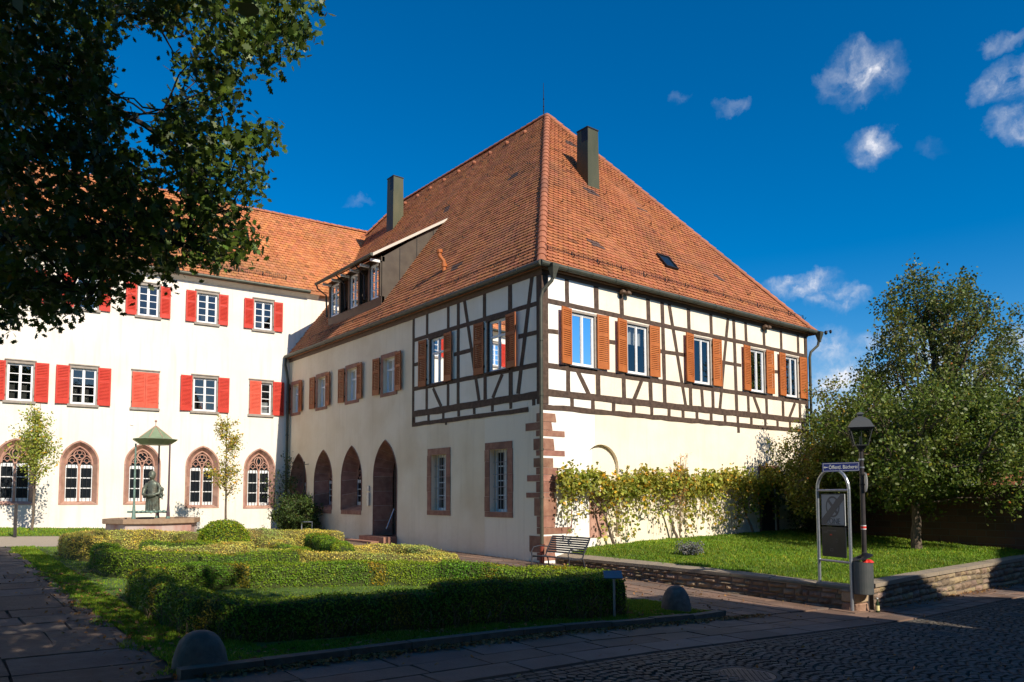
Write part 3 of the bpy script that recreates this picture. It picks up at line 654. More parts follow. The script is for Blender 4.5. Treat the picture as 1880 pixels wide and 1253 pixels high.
def lead_window(F, uc, iw, z0, zs, za, d, parent, lights=2, tracery=0, stone=None):
    b = MB(); b.prism(F, arch(uc, iw, z0, zs, za), d-.03, d-.02); w_ = b.build('window', M['darkglass'], parent)
    s_ = MB(); mull = .035
    s_.box(F, uc-mull, uc+mull, z0, zs+.02, d-.02, d+.06)
    sub = (iw-mull)/2
    def pts_arc(cx, cz, r, a0, a1, n=10): return [F(cx+r*math.cos(a0+(a1-a0)*k/n), cz+r*math.sin(a0+(a1-a0)*k/n), d+.02) for k in range(n+1)]
    for sg in (-1, 1):
        cx = uc+sg*(mull+sub)
        A = arch(cx, sub, zs-.1, zs-.05, zs+.33, 6)[2:-0 or None]
        s_.tube([F(u,z,d+.02) for u,z in A[:-1]+[A[-1]]], .022, 5)
        for s2 in (-1, 1): s_.tube(pts_arc(cx+s2*sub*.5, zs+.02, sub*.45, 0, PI, 6), .014, 4)
        s_.tube(pts_arc(cx, zs+.14, sub*.42, 0, 2*PI, 10), .014, 4)
    O = arch(uc, iw-.02, z0, zs, za, 9)[2:]; s_.tube([F(u,z,d+.02) for u,z in O], .04, 5)
    R = iw*.42; cz = zs+(za-zs)*.53
    s_.tube(pts_arc(uc, cz, R, 0, 2*PI, 18)[:-1], .021, 5, closed=True)
    if tracery == 0:
        for k in range(3): a = PI/2+k*2*PI/3; s_.tube(pts_arc(uc+R*.48*math.cos(a), cz+R*.48*math.sin(a), R*.44, 0, 2*PI, 10)[:-1], .016, 4, closed=True)
    elif tracery == 1:
        for k in (0, 1): s_.tube([F(uc+(R*math.sin(PI*t/10)*(.5 if k else -.5)), cz-R+2*R*t/10, d+.02) for t in range(11)], .024, 4)
    else:
        for k in range(2): a = PI/4+k*PI; s_.tube(pts_arc(uc+R*.5*math.cos(a), cz+R*.5*math.sin(a), R*.47, a-2.4, a+2.4, 10), .024, 4)
    s_.build('tracery', stone or M['stoneC'], w_)
    f = MB()
    for sg in (-1, 1):
        a, c = (uc-iw, uc-mull) if sg < 0 else (uc+mull, uc+iw); a += .005; c -= .005
        f.box(F, a, a+.022, z0, zs, d-.02, d+.01); f.box(F, c-.022, c, z0, zs, d-.02, d+.01); n = 3; hh = (zs-.12-z0-.1)/3
        for k in range(4): z = z0+.1+hh*k; f.box(F, a, c, z-.017, z+.017, d-.02, d+.012)
        f.box(F, a, c, z0, z0+.11, d-.02, d+.004); f.box(F, a, c, zs-.1, zs-.02, d-.02, d+.006)
    f.build('sash', M['white'], w_)
    g2 = MB()
    for k in range(7):
        u = uc-iw+2*iw*(k+.5)/7
        g2.tube([F(u, z0, d+.04), F(u, zs-.02, d+.04)], .009, 4)
    g2.build('grille', M['darkmetal'], w_)
    return w_
for i, (uc, w, z0, zs, za) in enumerate(archA):
    o_, _ = pointed(FA, uc, w, z0, zs, za, H, M['stone'], .0, .50, (.50, z0+.18, zs+.05, za-.28), 'arch_reveal')
    lead_window(FA, uc, .50, z0+.18, zs+.05, za-.28, -.50, H, tracery=i, stone=M['stone'])
    b = MB(); b.prism(FA, rect(uc-w+.03, uc+w-.03, z0-.15, z0), -.05, .02); b.build('sill', M['stone'], H)
uc, w, z0, zs, za = doorA
pointed(FA, uc, w, z0, zs, za, H, M['stone'], .0, .62, (.55, z0, zs, za-.3), 'door_reveal')
b = MB()
for k in range(9): u = uc-.55+k*1.1/9; b.box(FA, u+.004, u+1.1/9-.004, z0, zs+.5, -.70, -.655)
dr_ = b.build('door', M['timber'], H); b = MB(); b.box(FA, uc-.30, uc-.18, 1.35, 1.62, -.655, -.64); b.build('handle', M['curtain'], dr_)
b = MB(); b.tube([FA(uc-.35,.3,-.40),FA(uc-.35,1.0,-.38),FA(uc-.45,1.2,-.1),FA(uc-.45,.55,.18)], .02, 6); b.build('handrail', M['galv'], H)
# flat stone rings at face: narrow arris
for (uc, w, z0, zs, za) in archA+[doorA]:
    b = MB(); b.tube([FA(u,z,.004) for u,z in arch(uc,w,z0,zs,za)[1:]+[(uc-w,z0)]], .022, 5); b.build('arris', M['stone'], H)
b = MB(); b.wbox(-.50,.03,7.25,8.95,-.1,.30); b.wbox(-.80,-.50,7.55,8.95,-.1,.16); b.wbox(-1.15,-.80,7.7,9.7,-.1,.06); b.wbox(-.8,-.5,8.95,9.5,-.1,.16); b.build('step', M['stone'], H)
b = MB(); b.box(FA, 9.12, 9.24, 1.30, 1.75, .0, .07); b.box(FA, 9.14,9.22,1.80,1.98,0,.06); b.build('letterbox', M['galv'], H)
# --- eaves board, gutters
b = MB()
b.loft([[(-.20,-.20,7.52),(HL+.20,-.20,7.52)],[(-.10,-.10,7.46),(HL+.10,-.10,7.46)],[(-.035,-.035,7.45),(HL+.035,-.035,7.45)],[(-.03,-.03,7.35),(HL+.03,-.03,7.35)],[(0,0,7.35),(HL,0,7.35)]], close=False)
b.loft([[(-.20,-.20,7.52),(-.20,YE,7.52)],[(-.10,-.10,7.46),(-.10,YE,7.46)],[(-.035,-.035,7.45),(-.035,YE,7.45)],[(-.03,-.03,7.33),(-.03,YE,7.33)],[(0,0,7.33),(0,YE,7.33)]], close=False)
b.build('eaves_board', M['soffit'], H)
gutter([(-.23,-.23,EZ-.03),(HL+.38,-.23,EZ-.03)], H); gutter([(-.23,-.23,EZ-.03),(-.23,YE-.05,EZ-.03)], H); gutter([(HL+.38,-.23,EZ-.03),(HL+.38,24,EZ-.03)], H)
def downpipe(pts, parent, cast=None, r=.05, hop=None):
    b = MB(); b.tube(pts, r, 10)
    for z in (5.6,4.2,2.8,1.6): p = Vector(pts[-1]); b.tube([(p.x,p.y,z-.03),(p.x,p.y,z+.03)], r+.012, 10)
    if hop: x, y, z = hop; b.lathe((x,y,z), [(.06,-.30),(.08,-.2),(.15,0),(.16,.08)], 4, PI/4)
    o = b.build('downpipe', M['copper'], parent)
    if cast:
        p = Vector(pts[-1]); c_ = MB(); c_.tube([(p.x,p.y,cast[0]),(p.x,p.y,cast[1]-.03),(p.x,p.y,cast[1])], [.062,.062,.085], 12); c_.build('cast_iron_foot', M['cast'], o)
    return o
downpipe([(.13,-.30,7.25),(.10,-.27,7.12),(-.08,-.12,6.86),(-.115,-.09,6.65),(-.115,-.09,.35)], H, (-.12,.42), .048, (.13,-.30,7.47))
downpipe([(HL+.34,-.30,7.3),(HL+.30,-.26,7.05),(HL+.05,-.12,6.8),(HL+.0,-.1,6.6),(HL+.0,-.1,.5)], H, None, .048, (HL+.34,-.30,7.47))
downpipe([(-.23,YE-.12,7.5),(-.25,YE-.12,7.2),(-.18,YE-.13,6.9),(-.12,YE-.14,6.5),(-.12,YE-.14,.3)], H, None, .055)
# bird lamp fittings under the eaves
for u in (2.9, 9.9):
    b = MB(); b.lathe((u,-.12,7.30), [(.03,.1),(.09,.06),(.10,0),(.04,-.03)], 8); b.lathe((u+.22,-.12,7.30), [(.03,.1),(.09,.06),(.10,0),(.04,-.03)], 8); b.build('eaves_spotlight', M['soffit'], H)
b = MB(); b.tube([(HL+.38,-.32,7.5),(HL+.65,-.5,7.6)], .012, 5); b.lathe((HL+.56,-.44,7.5), [(.02,-.05),(.06,0),(.05,.08),(.02,.1)], 8); b.lathe((HL+.70,-.54,7.55), [(.02,-.05),(.05,0),(.045,.06),(.02,.08)], 8); b.build('corner_floodlight', M['darkmetal'], H)
# --- roof
AX, AY, AZ = HL/2, 6.95, 16.45; x0, x1, y0 = -OV, HL+.30, -OV; YB = 18.15
tops = dict(E1=(x0,y0,EZ), E2=(x1,y0,EZ), A=(AX,AY,AZ), R=(AX,YB,AZ), BL=(x0,25.2,EZ), BR=(x1,25.2,EZ))
vs = [Vector(tops[k]) for k in ('E1','E2','A','R','BL','BR')]
b = MB(); b.add([v for v in vs]+[v-Vector((0,0,.12)) for v in vs], [(0,1,2),(0,2,3,4),(1,5,3,2),(4,3,5),(0,4,10,6),(1,0,6,7),(5,1,7,11),(4,5,11,10)])
roof = b.build('roof', M['tileA'], H)
sl_f = (Vector(tops['A'])-Vector((AX,y0,EZ))); Lf = sl_f.length; Wf = x1-x0
def in_front(u, v): t = v/Lf; return t < 1 and u > (AX-x0)*t+.02 and u < Wf-(x1-AX)*t-.02
spots = [(x0_, y_) for x0_, y_ in ((5.0,3.2),(2.97,.9),(7.67,3.25),(9.05,1.0),(6.3,5.6))]
szl = lambda X: EZ+(X-x0)*(AZ-EZ)/(AX-x0)
def patch_f(u, v):
    X = u+x0; Y = y0+v*(AY-y0)/Lf
    return any(abs(X-a+ (Y-c)*.6) < .24 and abs(Y-c) < .10 for a, c in spots)
tiles('roof_tiles', (x0,y0,EZ), (1,0,0), sl_f, in_front, Wf, Lf, M['tileF'], roof, seed=2, patchf=patch_f)
sl_a = Vector((AX-x0,0,AZ-EZ)); La = sl_a.length; hy = (AY-y0)
dorm = lambda X, Y: (9.42 < Y < 16.2 and .5 < X < .5+3.0) 
def in_left(u, v):
    t = v/La; Y = y0+u; X = x0+t*(AX-x0)
    if not (t < 1 and Y > y0+hy*t+.02 and Y < 25.2-(25.2-YB)*t-.02): return False
    if Y > 15.9+max(0,(X+.2))*1.0+.35 and X < 5.6 and Y > 16.5: return Y < 16.2+(X-0)*.75
    if Y > 16.3 and X < .6: return False
    return not (9.45 < Y < 13.8 and .56 < X < 3.3 and Y < 20)
spa = ((3.71,5.77),(3.84,10.18),(.8,5.08))
def patch_a(u, v):
    X = x0+v/La*(AX-x0); Y = y0+u; return any(abs(X-a) < .12 and abs(Y-c-(X-a)*.6) < .22 for a, c in spa)
tiles('roof_tiles', (x0,y0,EZ), (0,1,0), sl_a, in_left, 26, La, M['tileA'], roof, seed=5, patchf=patch_a)
rt = [ridgetiles(tops['E1'], tops['A'], roof), ridgetiles(tops['E2'], tops['A'], roof), ridgetiles(tops['R'], tops['A'], roof), ridgetiles((3.4,21.4,12.6), tops['R'], roof)]
sz = lambda d: EZ+d*(AZ-EZ)/hy
guard(lambda u,z,d: Vector((u, d, z)), .35, 13.0, roof, sz(.35), y0+.42); guard(lambda u,z,d: Vector((d, u, z)), .3, 14.8, roof, sz(.35), x0+.42)
# little hooks and vent tiles
rr = random.Random(3)
b = MB()
for k in range(26):
    v = rr.uniform(1.2, Lf-1.5); t = v/Lf; u = rr.uniform(Wf/2*t+.4, Wf-Wf/2*t-.4); X = x0+u; Y = y0+t*(AY-y0); Z = EZ+t*(AZ-EZ)
    b = MB(); b.tube([(X,Y,Z+.05),(X,Y-.10,Z+.03),(X,Y-.13,Z+.10)], .012, 4); b.build('roof_hook', M['darkmetal'], roof)
for k in range(34):
    v = rr.uniform(1.2, La-.6); t = v/La; u = rr.uniform(hy*t+.4, 15-t*1.2); X = x0+t*(AX-x0); Y = y0+u; Z = EZ+t*(AZ-EZ)
    if 9.2 < Y < 15.6 and X < 3.5: continue
    b = MB(); b.tube([(X,Y,Z+.05),(X-.10,Y,Z+.03),(X-.13,Y,Z+.10)], .012, 4); b.build('roof_hook', M['darkmetal'], roof)
b = MB()
for k in range(9):
    Y = 7.8+k*1.15; X = AX-.42; Z = AZ-.42*1.3+.05; b = MB(); b.lathe((X,Y,Z), [(.08,-.05),(.10,0),(.07,.07)], 7); b.build('vent_tile', M['ridge'], roof)
# skylight
b = MB(); sN = Vector((0,-(AZ-EZ),AY-y0)).normalized(); sV = sl_f.normalized(); P = Vector((6.22,1.06,sz(1.21)))
G = lambda u, z, d: P+Vector((1,0,0))*u+sV*z+sN*d
frame_rect(b, G, -.30, .30, -.33, .33, .05, .0, .11); sk = b.build('skylight', M['darkmetal'], roof); b = MB(); b.box(G, -.25, .25, -.28, .28, .05, .085); b.build('pane', M['darkglass'], sk)
# chimneys
def chimney(x, y, w, d, zb, zt, parent):
    b = MB(); e = .03; b.hexa([(x-e,y-e,zb),(x+w+e,y-e,zb),(x+w+e,y+d+e,zb),(x-e,y+d+e,zb),(x,y,zt),(x+w,y,zt),(x+w,y+d,zt),(x,y+d,zt)])
    c_ = b.build('chimney', M['chim'], parent); k = MB(); k.wbox(x-.02,x+w+.02,y-.02,y+d+.02,zt,zt+.04); k.wbox(x+.03,x+w-.03,y+.03,y+d-.03,zt+.04,zt+.05); k.build('cap', M['darkmetal'], c_)
    k = MB(); k.wbox(x-.005,x+.012,y-.006,y+.3,zb,zt); k.build('seam', M['darkmetal'], c_)
chimney(5.18, 3.52, .50, .52, 11.6, 14.25, roof); chimney(4.52, 15.65, .52, .58, 12.8, 16.5, roof)
b = MB(); b.wbox(3.0,3.3,13.75,14.1,11.6,12.25); b.build('vent_box', M['darkmetal'], roof)
# lightning rod
b = MB(); b.tube([(AX-.05,AY+.15,AZ),(AX-.05,AY+.15,AZ+.5),(AX-.05,AY+.15,AZ+1.35)], [.025,.018,.008], 5)
for z in (.25,.4,.7): b.lathe((AX-.05,AY+.15,AZ+z), [(.02,-.02),(.035,0),(.02,.02)], 6)
b.build('lightning_rod', M['darkmetal'], roof)
# clay vent pipe
b = MB(); b.tube([(.86,5.84,8.95),(.84,5.84,9.28),(.72,5.9,9.45),(.70,5.9,9.62)], .07, 10); b.tube([(.72,5.9,9.56),(.71,5.9,9.66)], .10, 10); b.tube([(.86,5.84,9.1),(.85,5.84,9.2)], .10, 10); b.build('clay_vent_pipe', M['shutO'], roof)
# --- dormer
dm = MB(); zf0, zf1 = szl(.55)-.05, 10.22; ya, yb_ = 9.42, 13.85; xa, xb = .55, 3.45; za_, zb_ = 10.28, 12.34
dm.add([(xa,ya,zf0),(xa,ya,za_),(xb,ya,zb_)], [(0,1,2)])
DR = dm.build('dormer', M['cheek'], roof)
k = MB()
for i in (1, 2, 3): t = i/4; X = xa+(xb-xa)*t; k.wbox(X-.012,X+.012,ya-.012,ya,szl(X),za_+(zb_-za_)*t-.05)
k.build('seam', M['darkmetal'], DR)
k = MB(); k.add([(xa,yb_,zf0),(xa,yb_,za_),(xb,yb_,zb_)], [(0,1,2)]); k.build('cheek', M['cheek'], DR)
Fd = lambda u, z, d: Vector((xa-d, u, z))
dw = [(9.60,10.27),(11.22,11.90),(12.82,13.62)]
fr = MB()
fr.box(Fd, 9.42, 13.85, 10.12, 10.30, -.1, .04); fr.box(Fd, 9.42, 13.85, 8.50, 8.84, -.1, .02)
for a, c in dw: fr.box(Fd, a-.13, a, 8.84, 10.12, -.1, .05); fr.box(Fd, c, c+.13, 8.84, 10.12, -.1, .05)
fr.add([Fd(9.42,8.7,-.35),Fd(13.85,8.7,-.35),Fd(13.85,10.3,-.35),Fd(9.42,10.3,-.35)], [(0,1,2,3)]); fr.add([Fd(13.85,8.5,0),Fd(13.85,10.25,0),Fd(13.85,10.25,-2)], [(0,1,2)]); fr.build('front', M['cheek'], DR)
for a, c in dw: window(Fd, a, c, 8.84, 10.12, DR, 'grid', -.03, [(.05,.95,.0,.45,M['curtain'])], rm=.1)
rf = MB(); dv = Vector((xb-.18,0,zb_-10.22)); 
rf.loft([[(.12,ya-.12,10.28),(.12,14.0,10.28)],[(xb,ya-.12,zb_+.02),(xb,14.0,zb_+.02)]], close=False); rf.loft([[(.12,ya-.12,10.20),(.12,14.0,10.20)],[(xb,ya-.12,zb_-.06),(xb,14.0,zb_-.06)]], close=False)
rf.build('dormer_roof', M['tileA'], DR)
tiles('roof_tiles', (.12,ya-.12,10.29), (0,1,0), Vector((xb-.12,0,zb_-10.27)), lambda u,v: .12 < u < 4.65, 4.8, 3.9, M['tileA'], DR, seed=9)
b = MB(); b.hexa([(.08,ya-.17,10.19),(.08,ya-.13,10.19),(xb,ya-.13,zb_-.03),(xb,ya-.17,zb_-.03),(.08,ya-.17,10.30),(.08,ya-.13,10.30),(xb,ya-.13,zb_+.08),(xb,ya-.17,zb_+.08)]); b.build('bargeboard', M['cream'], DR)
b = MB(); b.tube([(.06,ya-.12,10.26),(.06,14.05,10.22)], .06, 8); b.tube([(.06,13.98,10.2),(.12,13.98,10.02),(.45,13.9,9.8),(.5,13.9,8.9)], .035, 6)
b.build('gutter', M['copper'], DR)
b = MB()
for i in range(6): Y = 9.5+i*.8; b.wbox(.14,.5,Y,Y+.07,10.08,10.17)
b.build('rafter_end', M['white'], DR)
b = MB()
for Y in (10.7,12.3): b = MB(); b.tube([(.12,Y,10.2),(.3,Y,10.05),(.48,Y,9.9),(.52,Y,8.95)], .03, 6); b.build('downpipe', M['darkmetal'], DR)
# valley flashing against the wing roof
b = MB(); b.tube([(1.85,16.9,10.75),(3.9,18.6,13.1),(5.55,20.0,15.05)], .14, 6); b.build('valley_flashing', M['verdigris'], roof)

# ================================================================== the white convent wing
Cc = thing('convent_wing', 'long white plastered building with red shutters and a row of pointed stone windows', 'building', (-8, 18, .4))
low = [(9.17,10.05),(7.18,8.10),(5.10,6.04),(2.90,3.89),(.70,1.66)]; upw = [(.72,1.57),(2.95,3.82),(5.13,5.96),(7.22,8.05),(9.3,10.15)]
arcC = [(9.66,.62,1.38,2.88,3.64),(7.68,.61,1.37,2.86,3.64),(5.58,.61,1.36,2.86,3.61),(3.41,.62,1.20,2.82,3.59),(1.18,.62,1.16,2.76,3.56),(11.75,.62,1.41,2.88,3.66)]
lowz = (5.0,6.42); upz = (8.58,9.86)
low2 = low+[(11.2,12.1),(13.3,14.2)]; upw2 = upw+[(11.4,12.2),(13.5,14.3)]
wall_mesh('wall', FC, [(0,-.3),(24,-.3),(24,10.45),(-2.7,10.45),(-2.7,7.2),(0,7.2)], [rect(a,c,*lowz) for a,c in low2]+[rect(a,c,*upz) for a,c in upw2]+[arch(*t) for t in arcC], .22, M['plasterC'], Cc)
b = MB(); b.box(FC, 0, 24, -.3, 10.4, -7.4, -7.2); b.box(FC, 23.8, 24, -.3, 10.4, -7.2, -.001); b.build('wall', M['plasterC'], Cc)
for i, (a, c) in enumerate(low2):
    w_ = window(FC, a+.05, c-.05, lowz[0]+.04, lowz[1]-.05, Cc, 'grid', -.09, [(.1,.45,.0,.4,M['curtain']),(.6,.95,.0,.4,M['curtain'])] if i == 4 else ([(.38,.62,.0,.30,M['shutO'])] if i == 3 else None))
    k = MB(); t = .055; F = FC
    k.box(F,a-.02,a+.05,lowz[0],lowz[1]+.05,-.15,.018); k.box(F,c-.05,c+.02,lowz[0],lowz[1]+.05,-.15,.018); k.box(F,a+.05,c-.05,lowz[1]-.05,lowz[1]+.05,-.15,.018); k.box(F,a-.04,c+.04,lowz[1]+.05,lowz[1]+.09,-.1,.05); k.build('casing', M['greywood'], w_)
    k = MB(); k.box(F,a-.05,c+.05,lowz[0]-.06,lowz[0]+.03,-.15,.07); k.build('sill', M['greywood'], w_)
for i, (a, c) in enumerate(upw2):
    w_ = window(FC, a+.05, c-.05, upz[0]+.04, upz[1]-.05, Cc, 'grid', -.09)
    k = MB(); F = FC
    k.box(F,a-.02,a+.05,upz[0],upz[1]+.05,-.15,.018); k.box(F,c-.05,c+.02,upz[0],upz[1]+.05,-.15,.018); k.box(F,a+.05,c-.05,upz[1]-.05,upz[1]+.05,-.15,.018); k.box(F,a-.04,c+.04,upz[1]+.05,upz[1]+.09,-.1,.05); k.build('casing', M['greywood'], w_)
    k = MB(); k.box(F,a-.05,c+.05,upz[0]-.06,upz[0]+.03,-.15,.07); k.build('sill', M['greywood'], w_)
for a, c in (low2[0], low2[1], low2[3], low2[5], low2[6]):
    shutter(FC, a+.0, -1, 5.02, 6.44, .43, M['shutR'], Cc, .05); shutter(FC, c+.0, 1, 5.02, 6.43, .43, M['shutR'], Cc, .07)
for i, (a, c) in enumerate(upw2):
    shutter(FC, a, -1, upz[0]+.02, upz[1]+.0, .37, M['shutR'], Cc, .05); shutter(FC, c, 1, upz[0]+.02, upz[1], .38, M['shutR'], Cc, .06)
a, c = low2[2]; m_ = (a+c)/2
shutter(FC, a+.01, 1, 5.04, 6.40, .455, M['shutR2'], Cc, 0, off=.02); shutter(FC, c-.01, -1, 5.04, 6.40, .455, M['shutR2'], Cc, 0, off=.02)
a, c = low2[4]; shutter(FC, c-.01, -1, 5.02, 6.42, .46, M['shutR2'], Cc, 0.02, off=.02); shutter(FC, a, -1, 5.02, 6.45, .46, M['shutR'], Cc, .05)
for i, (uc, w, z0, zs, za) in enumerate(arcC):
    pointed(FC, uc, w-.03, z0, zs, za, Cc, M['stoneC'], .055, .20, (.435, z0+.09, zs-.04, za-.17), 'stone_surround')
    lead_window(FC, uc, .435, z0+.09, zs-.04, za-.17, -.20, Cc, tracery=[1,0,2,0,1,0][i])
# roof of the wing
e1 = FC(24,10.50,.26); e2 = FC(-6,10.50,.26); nC = Vector((s5, c5, 0)); up_ = nC*3.98+Vector((0,0,4.60)); LC = up_.length
b = MB(); r1, r2 = e1+up_, FC(-5.6,10.50,.26)+up_; bk1, bk2 = r1+nC*3.98-Vector((0,0,4.6)), r2+nC*3.98-Vector((0,0,4.6))
rv = [e1, FC(-2.2,10.50,.26), r2, r1, bk1, bk2]
b.add(rv+[v-Vector((0,0,.12)) for v in rv], [(0,1,2,3),(3,2,5,4),(0,3,4),(6,7,8,9),(0,1,7,6)])
rC = b.build('roof', M['tileC'], Cc)
spC = ((2.9,2.0),(9.3,1.9))
def patch_c(u, v): return any(abs(24-u-a+(v-c)*.8) < .22 and abs(v-c) < .18 for a, c in spC)
def in_c(u, v):
    uu = 24-u    # distance from the corner
    return v < LC-.02 and uu > -1.7-v*.62 and uu < 16
tiles('roof_tiles', e1, FC(0,0,0)-FC(1,0,0), up_, in_c, 32, LC, M['tileC'], rC, w=.2, row=.2, seed=12, patchf=patch_c)
ridgetiles(r1, r2, rC, .12)
gutter([FC(24,10.46,.32), FC(-.75,10.46,.32)], rC, .07)
guard(lambda u,z,d: FC(u,z,.26-d), .2, 14, rC, 10.50+.40, .34)
b = MB(); b.loft([[FC(24,10.44,.27),FC(-1.2,10.44,.27)],[FC(24,10.38,.20),FC(-1.2,10.38,.20)],[FC(24,10.30,.10),FC(-1.2,10.30,.10)],[FC(24,10.22,.003),FC(-1.2,10.22,.003)]], close=False); b.build('eaves_cornice', M['plasterC'], Cc)
b = MB(); rr = random.Random(8)
for k in range(22):
    uu = rr.uniform(0, 14); v = rr.uniform(1, 5.8); p = FC(uu,10.50,.26)+up_.normalized()*v; b = MB(); b.tube([p+Vector((0,0,.05)), p+Vector((0,-.12,.05)), p+Vector((0,-.14,.11))], .016, 4); b.build('roof_hook', M['ridge'], rC)
b = MB(); b.box(FC, 5.95, 6.05, 4.35, 4.42, 0, .03); b.build('wall_bracket', M['white'], Cc)
# ================================================================== raised lawn wall
def stone_wall(p0, p1, rows, gb, gt, thick, label, name='retaining_wall', side=1, seed=4):
    r = random.Random(seed); p0 = Vector((*p0,0)); p1 = Vector((*p1,0)); L_ = (p1-p0).length; t = (p1-p0)/L_; n = Vector((-t.y, t.x, 0))*side
    T = thing(name, label, 'garden wall', tuple(p0+Vector((0,0,gb(p0.x,p0.y)))))
    b = MB(); k = 24
    lo = []
    for i in range(k+1):
        q = p0+t*L_*i/k; zb, zt = gb(q.x,q.y)-.1, gt(q.x,q.y)-.01; lo.append([q+Vector((0,0,zb)), q+Vector((0,0,zt)), q-n*thick+Vector((0,0,zt)), q-n*thick+Vector((0,0,zb))])
    b.loft(lo, caps=True); b.build('mortar_core', M['mortar'], T)
    b = MB()
    for j in range(rows):
        u = -.0
        while u < L_-.04:
            l = min(r.uniform(.12,.42)*(1.25 if j==0 else 1), L_-u); m = p0+t*(u+l/2); zb, zt = gb(m.x,m.y)-.03, gt(m.x,m.y)-.06; H_ = zt-zb
            wv_ = lambda q_: .022*math.sin((u+l/2)*2.3+q_*1.7)*(0 < q_ < rows); a0 = zb+H_*j/rows+wv_(j)+r.uniform(0,.016); a1 = zb+H_*(j+1)/rows+wv_(j+1)-r.uniform(.004,.022); q = r.uniform(.6,1.1); b.tn = (q*1.05, q*r.uniform(.88,1.02), q*r.uniform(.78,1))
            nx, nz = 4, 3; loops = []; vs_ = []; fs_ = []
            for iz in range(nz+1):
                for ix in range(nx+1):
                    e = .0 if ix in (0,nx) or iz in (0,nz) else r.uniform(.025,.055)
                    vs_.append(p0+t*(u+.008+(l-.016)*ix/nx)+n*(.004+e)+Vector((0,0,a0+(a1-a0)*iz/nz)))
            for iz in range(nz):
                for ix in range(nx): a = iz*(nx+1)+ix; fs_.append((a,a+1,a+nx+2,a+nx+1))
            b.add(vs_, fs_); u += l
    b.build('masonry', M['rubble'], T, recalc=False)
    b = MB(); u = 0
    while u < L_-.03:
        l = min(r.uniform(.5,.95), L_-u); P = []
        for zz in (-.06, .012+r.uniform(-.004,.006)):
            for uu, d in ((u+.004,.045),(u+l-.004,.045),(u+l-.004,-thick-.02),(u+.004,-thick-.02)):
                q = p0+t*uu+n*d; P.append(q+Vector((0,0,gt(q.x if q.x>.4 else .4,q.y)+zz)))
        b.hexa(P); u += l
    b.build('coping', M['coping'], T); return T
gtop = lambda x, y: gl(max(x,.45), min(y,0))+.03
stone_wall((.45,-.05), (1.15,-7.35), 4, g, gtop, .28, 'low rubble stone wall running from the bench to the street corner, in shadow', side=-1)
stone_wall((1.75,-7.45), (13.5,-7.45), 4, lambda x,y: g(x,y), lambda x,y: gl(min(x,12.3),-7.4)+.04, .28, 'low coursed stone wall along the street with a sunlit stretch', side=-1, seed=9)
T = thing('corner_pier', 'rounded squat sandstone pier ending the low wall beside the waste bin', 'stone pier', (1.3,-7.3,-.5))
b = MB(); rr = random.Random(5)
for j, (z0, z1) in enumerate(((-.52,-.34),(-.33,-.14))):
    q = (.9,1.15)[j]; b.tn = (q*1.1,q*(.82 if j==0 else 1),q*(.8 if j==0 else .9)); loops = []
    for z in (z0, z0+.02, z1-.02, z1):
        e = .02 if z in (z0,z1) else 0; loops.append([(1.30+(.24-e)*math.copysign(abs(math.cos(a))**.6,math.cos(a))+rr.uniform(-.008,.008), -7.33+(.20-e)*math.copysign(abs(math.sin(a))**.6,math.sin(a))+rr.uniform(-.008,.008), z) for a in [2*PI*k/14 for k in range(14)]])
    b.loft(loops, caps=True)
b.build('block', M['rubble'], T, smooth=False); b = MB(); b.lathe((1.32,-7.33,-.14), [(.29,0),(.30,.02),(.28,.055)], 12); b.build('coping', M['coping'], T)
# dark brick garden wall closing the lawn
T = thing('brick_garden_wall', 'dark brick garden wall behind the trees at the back of the lawn', 'garden wall', (12.3,-4,.2))
b = MB(); b.wbox(12.25,12.5,-9.2,-.02,-.7,1.85); b.build('brickwork', M['brick'], T); b = MB(); y = -9.2
while y < -.1: b.wbox(12.19,12.56,y+.004,min(y+.6,-.03)-.004,1.85,1.92); y += .6
b.build('coping', M['coping'], T)

# ================================================================== foliage helpers
def rand_rot(n):
    q = rng.normal(size=(n,4)); q /= np.linalg.norm(q,axis=1)[:,None]; w,x,y,z = q.T
    return np.stack([1-2*(y*y+z*z),2*(x*y-z*w),2*(x*z+y*w),2*(x*y+z*w),1-2*(x*x+z*z),2*(y*z-x*w),2*(x*z-y*w),2*(y*z+x*w),1-2*(x*x+y*y)],1).reshape(n,3,3)
SHP = {'oval': np.array([(0,-.5,0),(.30,-.12,.06),(.24,.22,.05),(0,.5,-.05),(-.24,.22,.05),(-.30,-.12,.06)]),
       'small': np.array([(0,-.5,0),(.32,0,.05),(0,.5,0),(-.32,0,.05)]),
       'vine': np.array([(0,-.4,0),(.35,-.35,.02),(.5,.05,-.04),(.25,.1,.0),(.28,.4,-.03),(0,.55,-.06),(-.28,.4,-.03),(-.25,.1,0),(-.5,.05,-.04),(-.35,-.35,.02)]),
       'oak': np.array([(0,-.55,0),(.07,-.35,0),(.24,-.34,.03),(.16,-.16,0),(.42,-.06,.03),(.24,.08,0),(.40,.27,.02),(.16,.30,0),(.10,.50,-.03),(-.10,.50,-.03),(-.16,.30,0),(-.40,.27,.02),(-.24,.08,0),(-.42,-.06,.03),(-.16,-.16,0),(-.24,-.34,.03),(-.07,-.35,0)])}
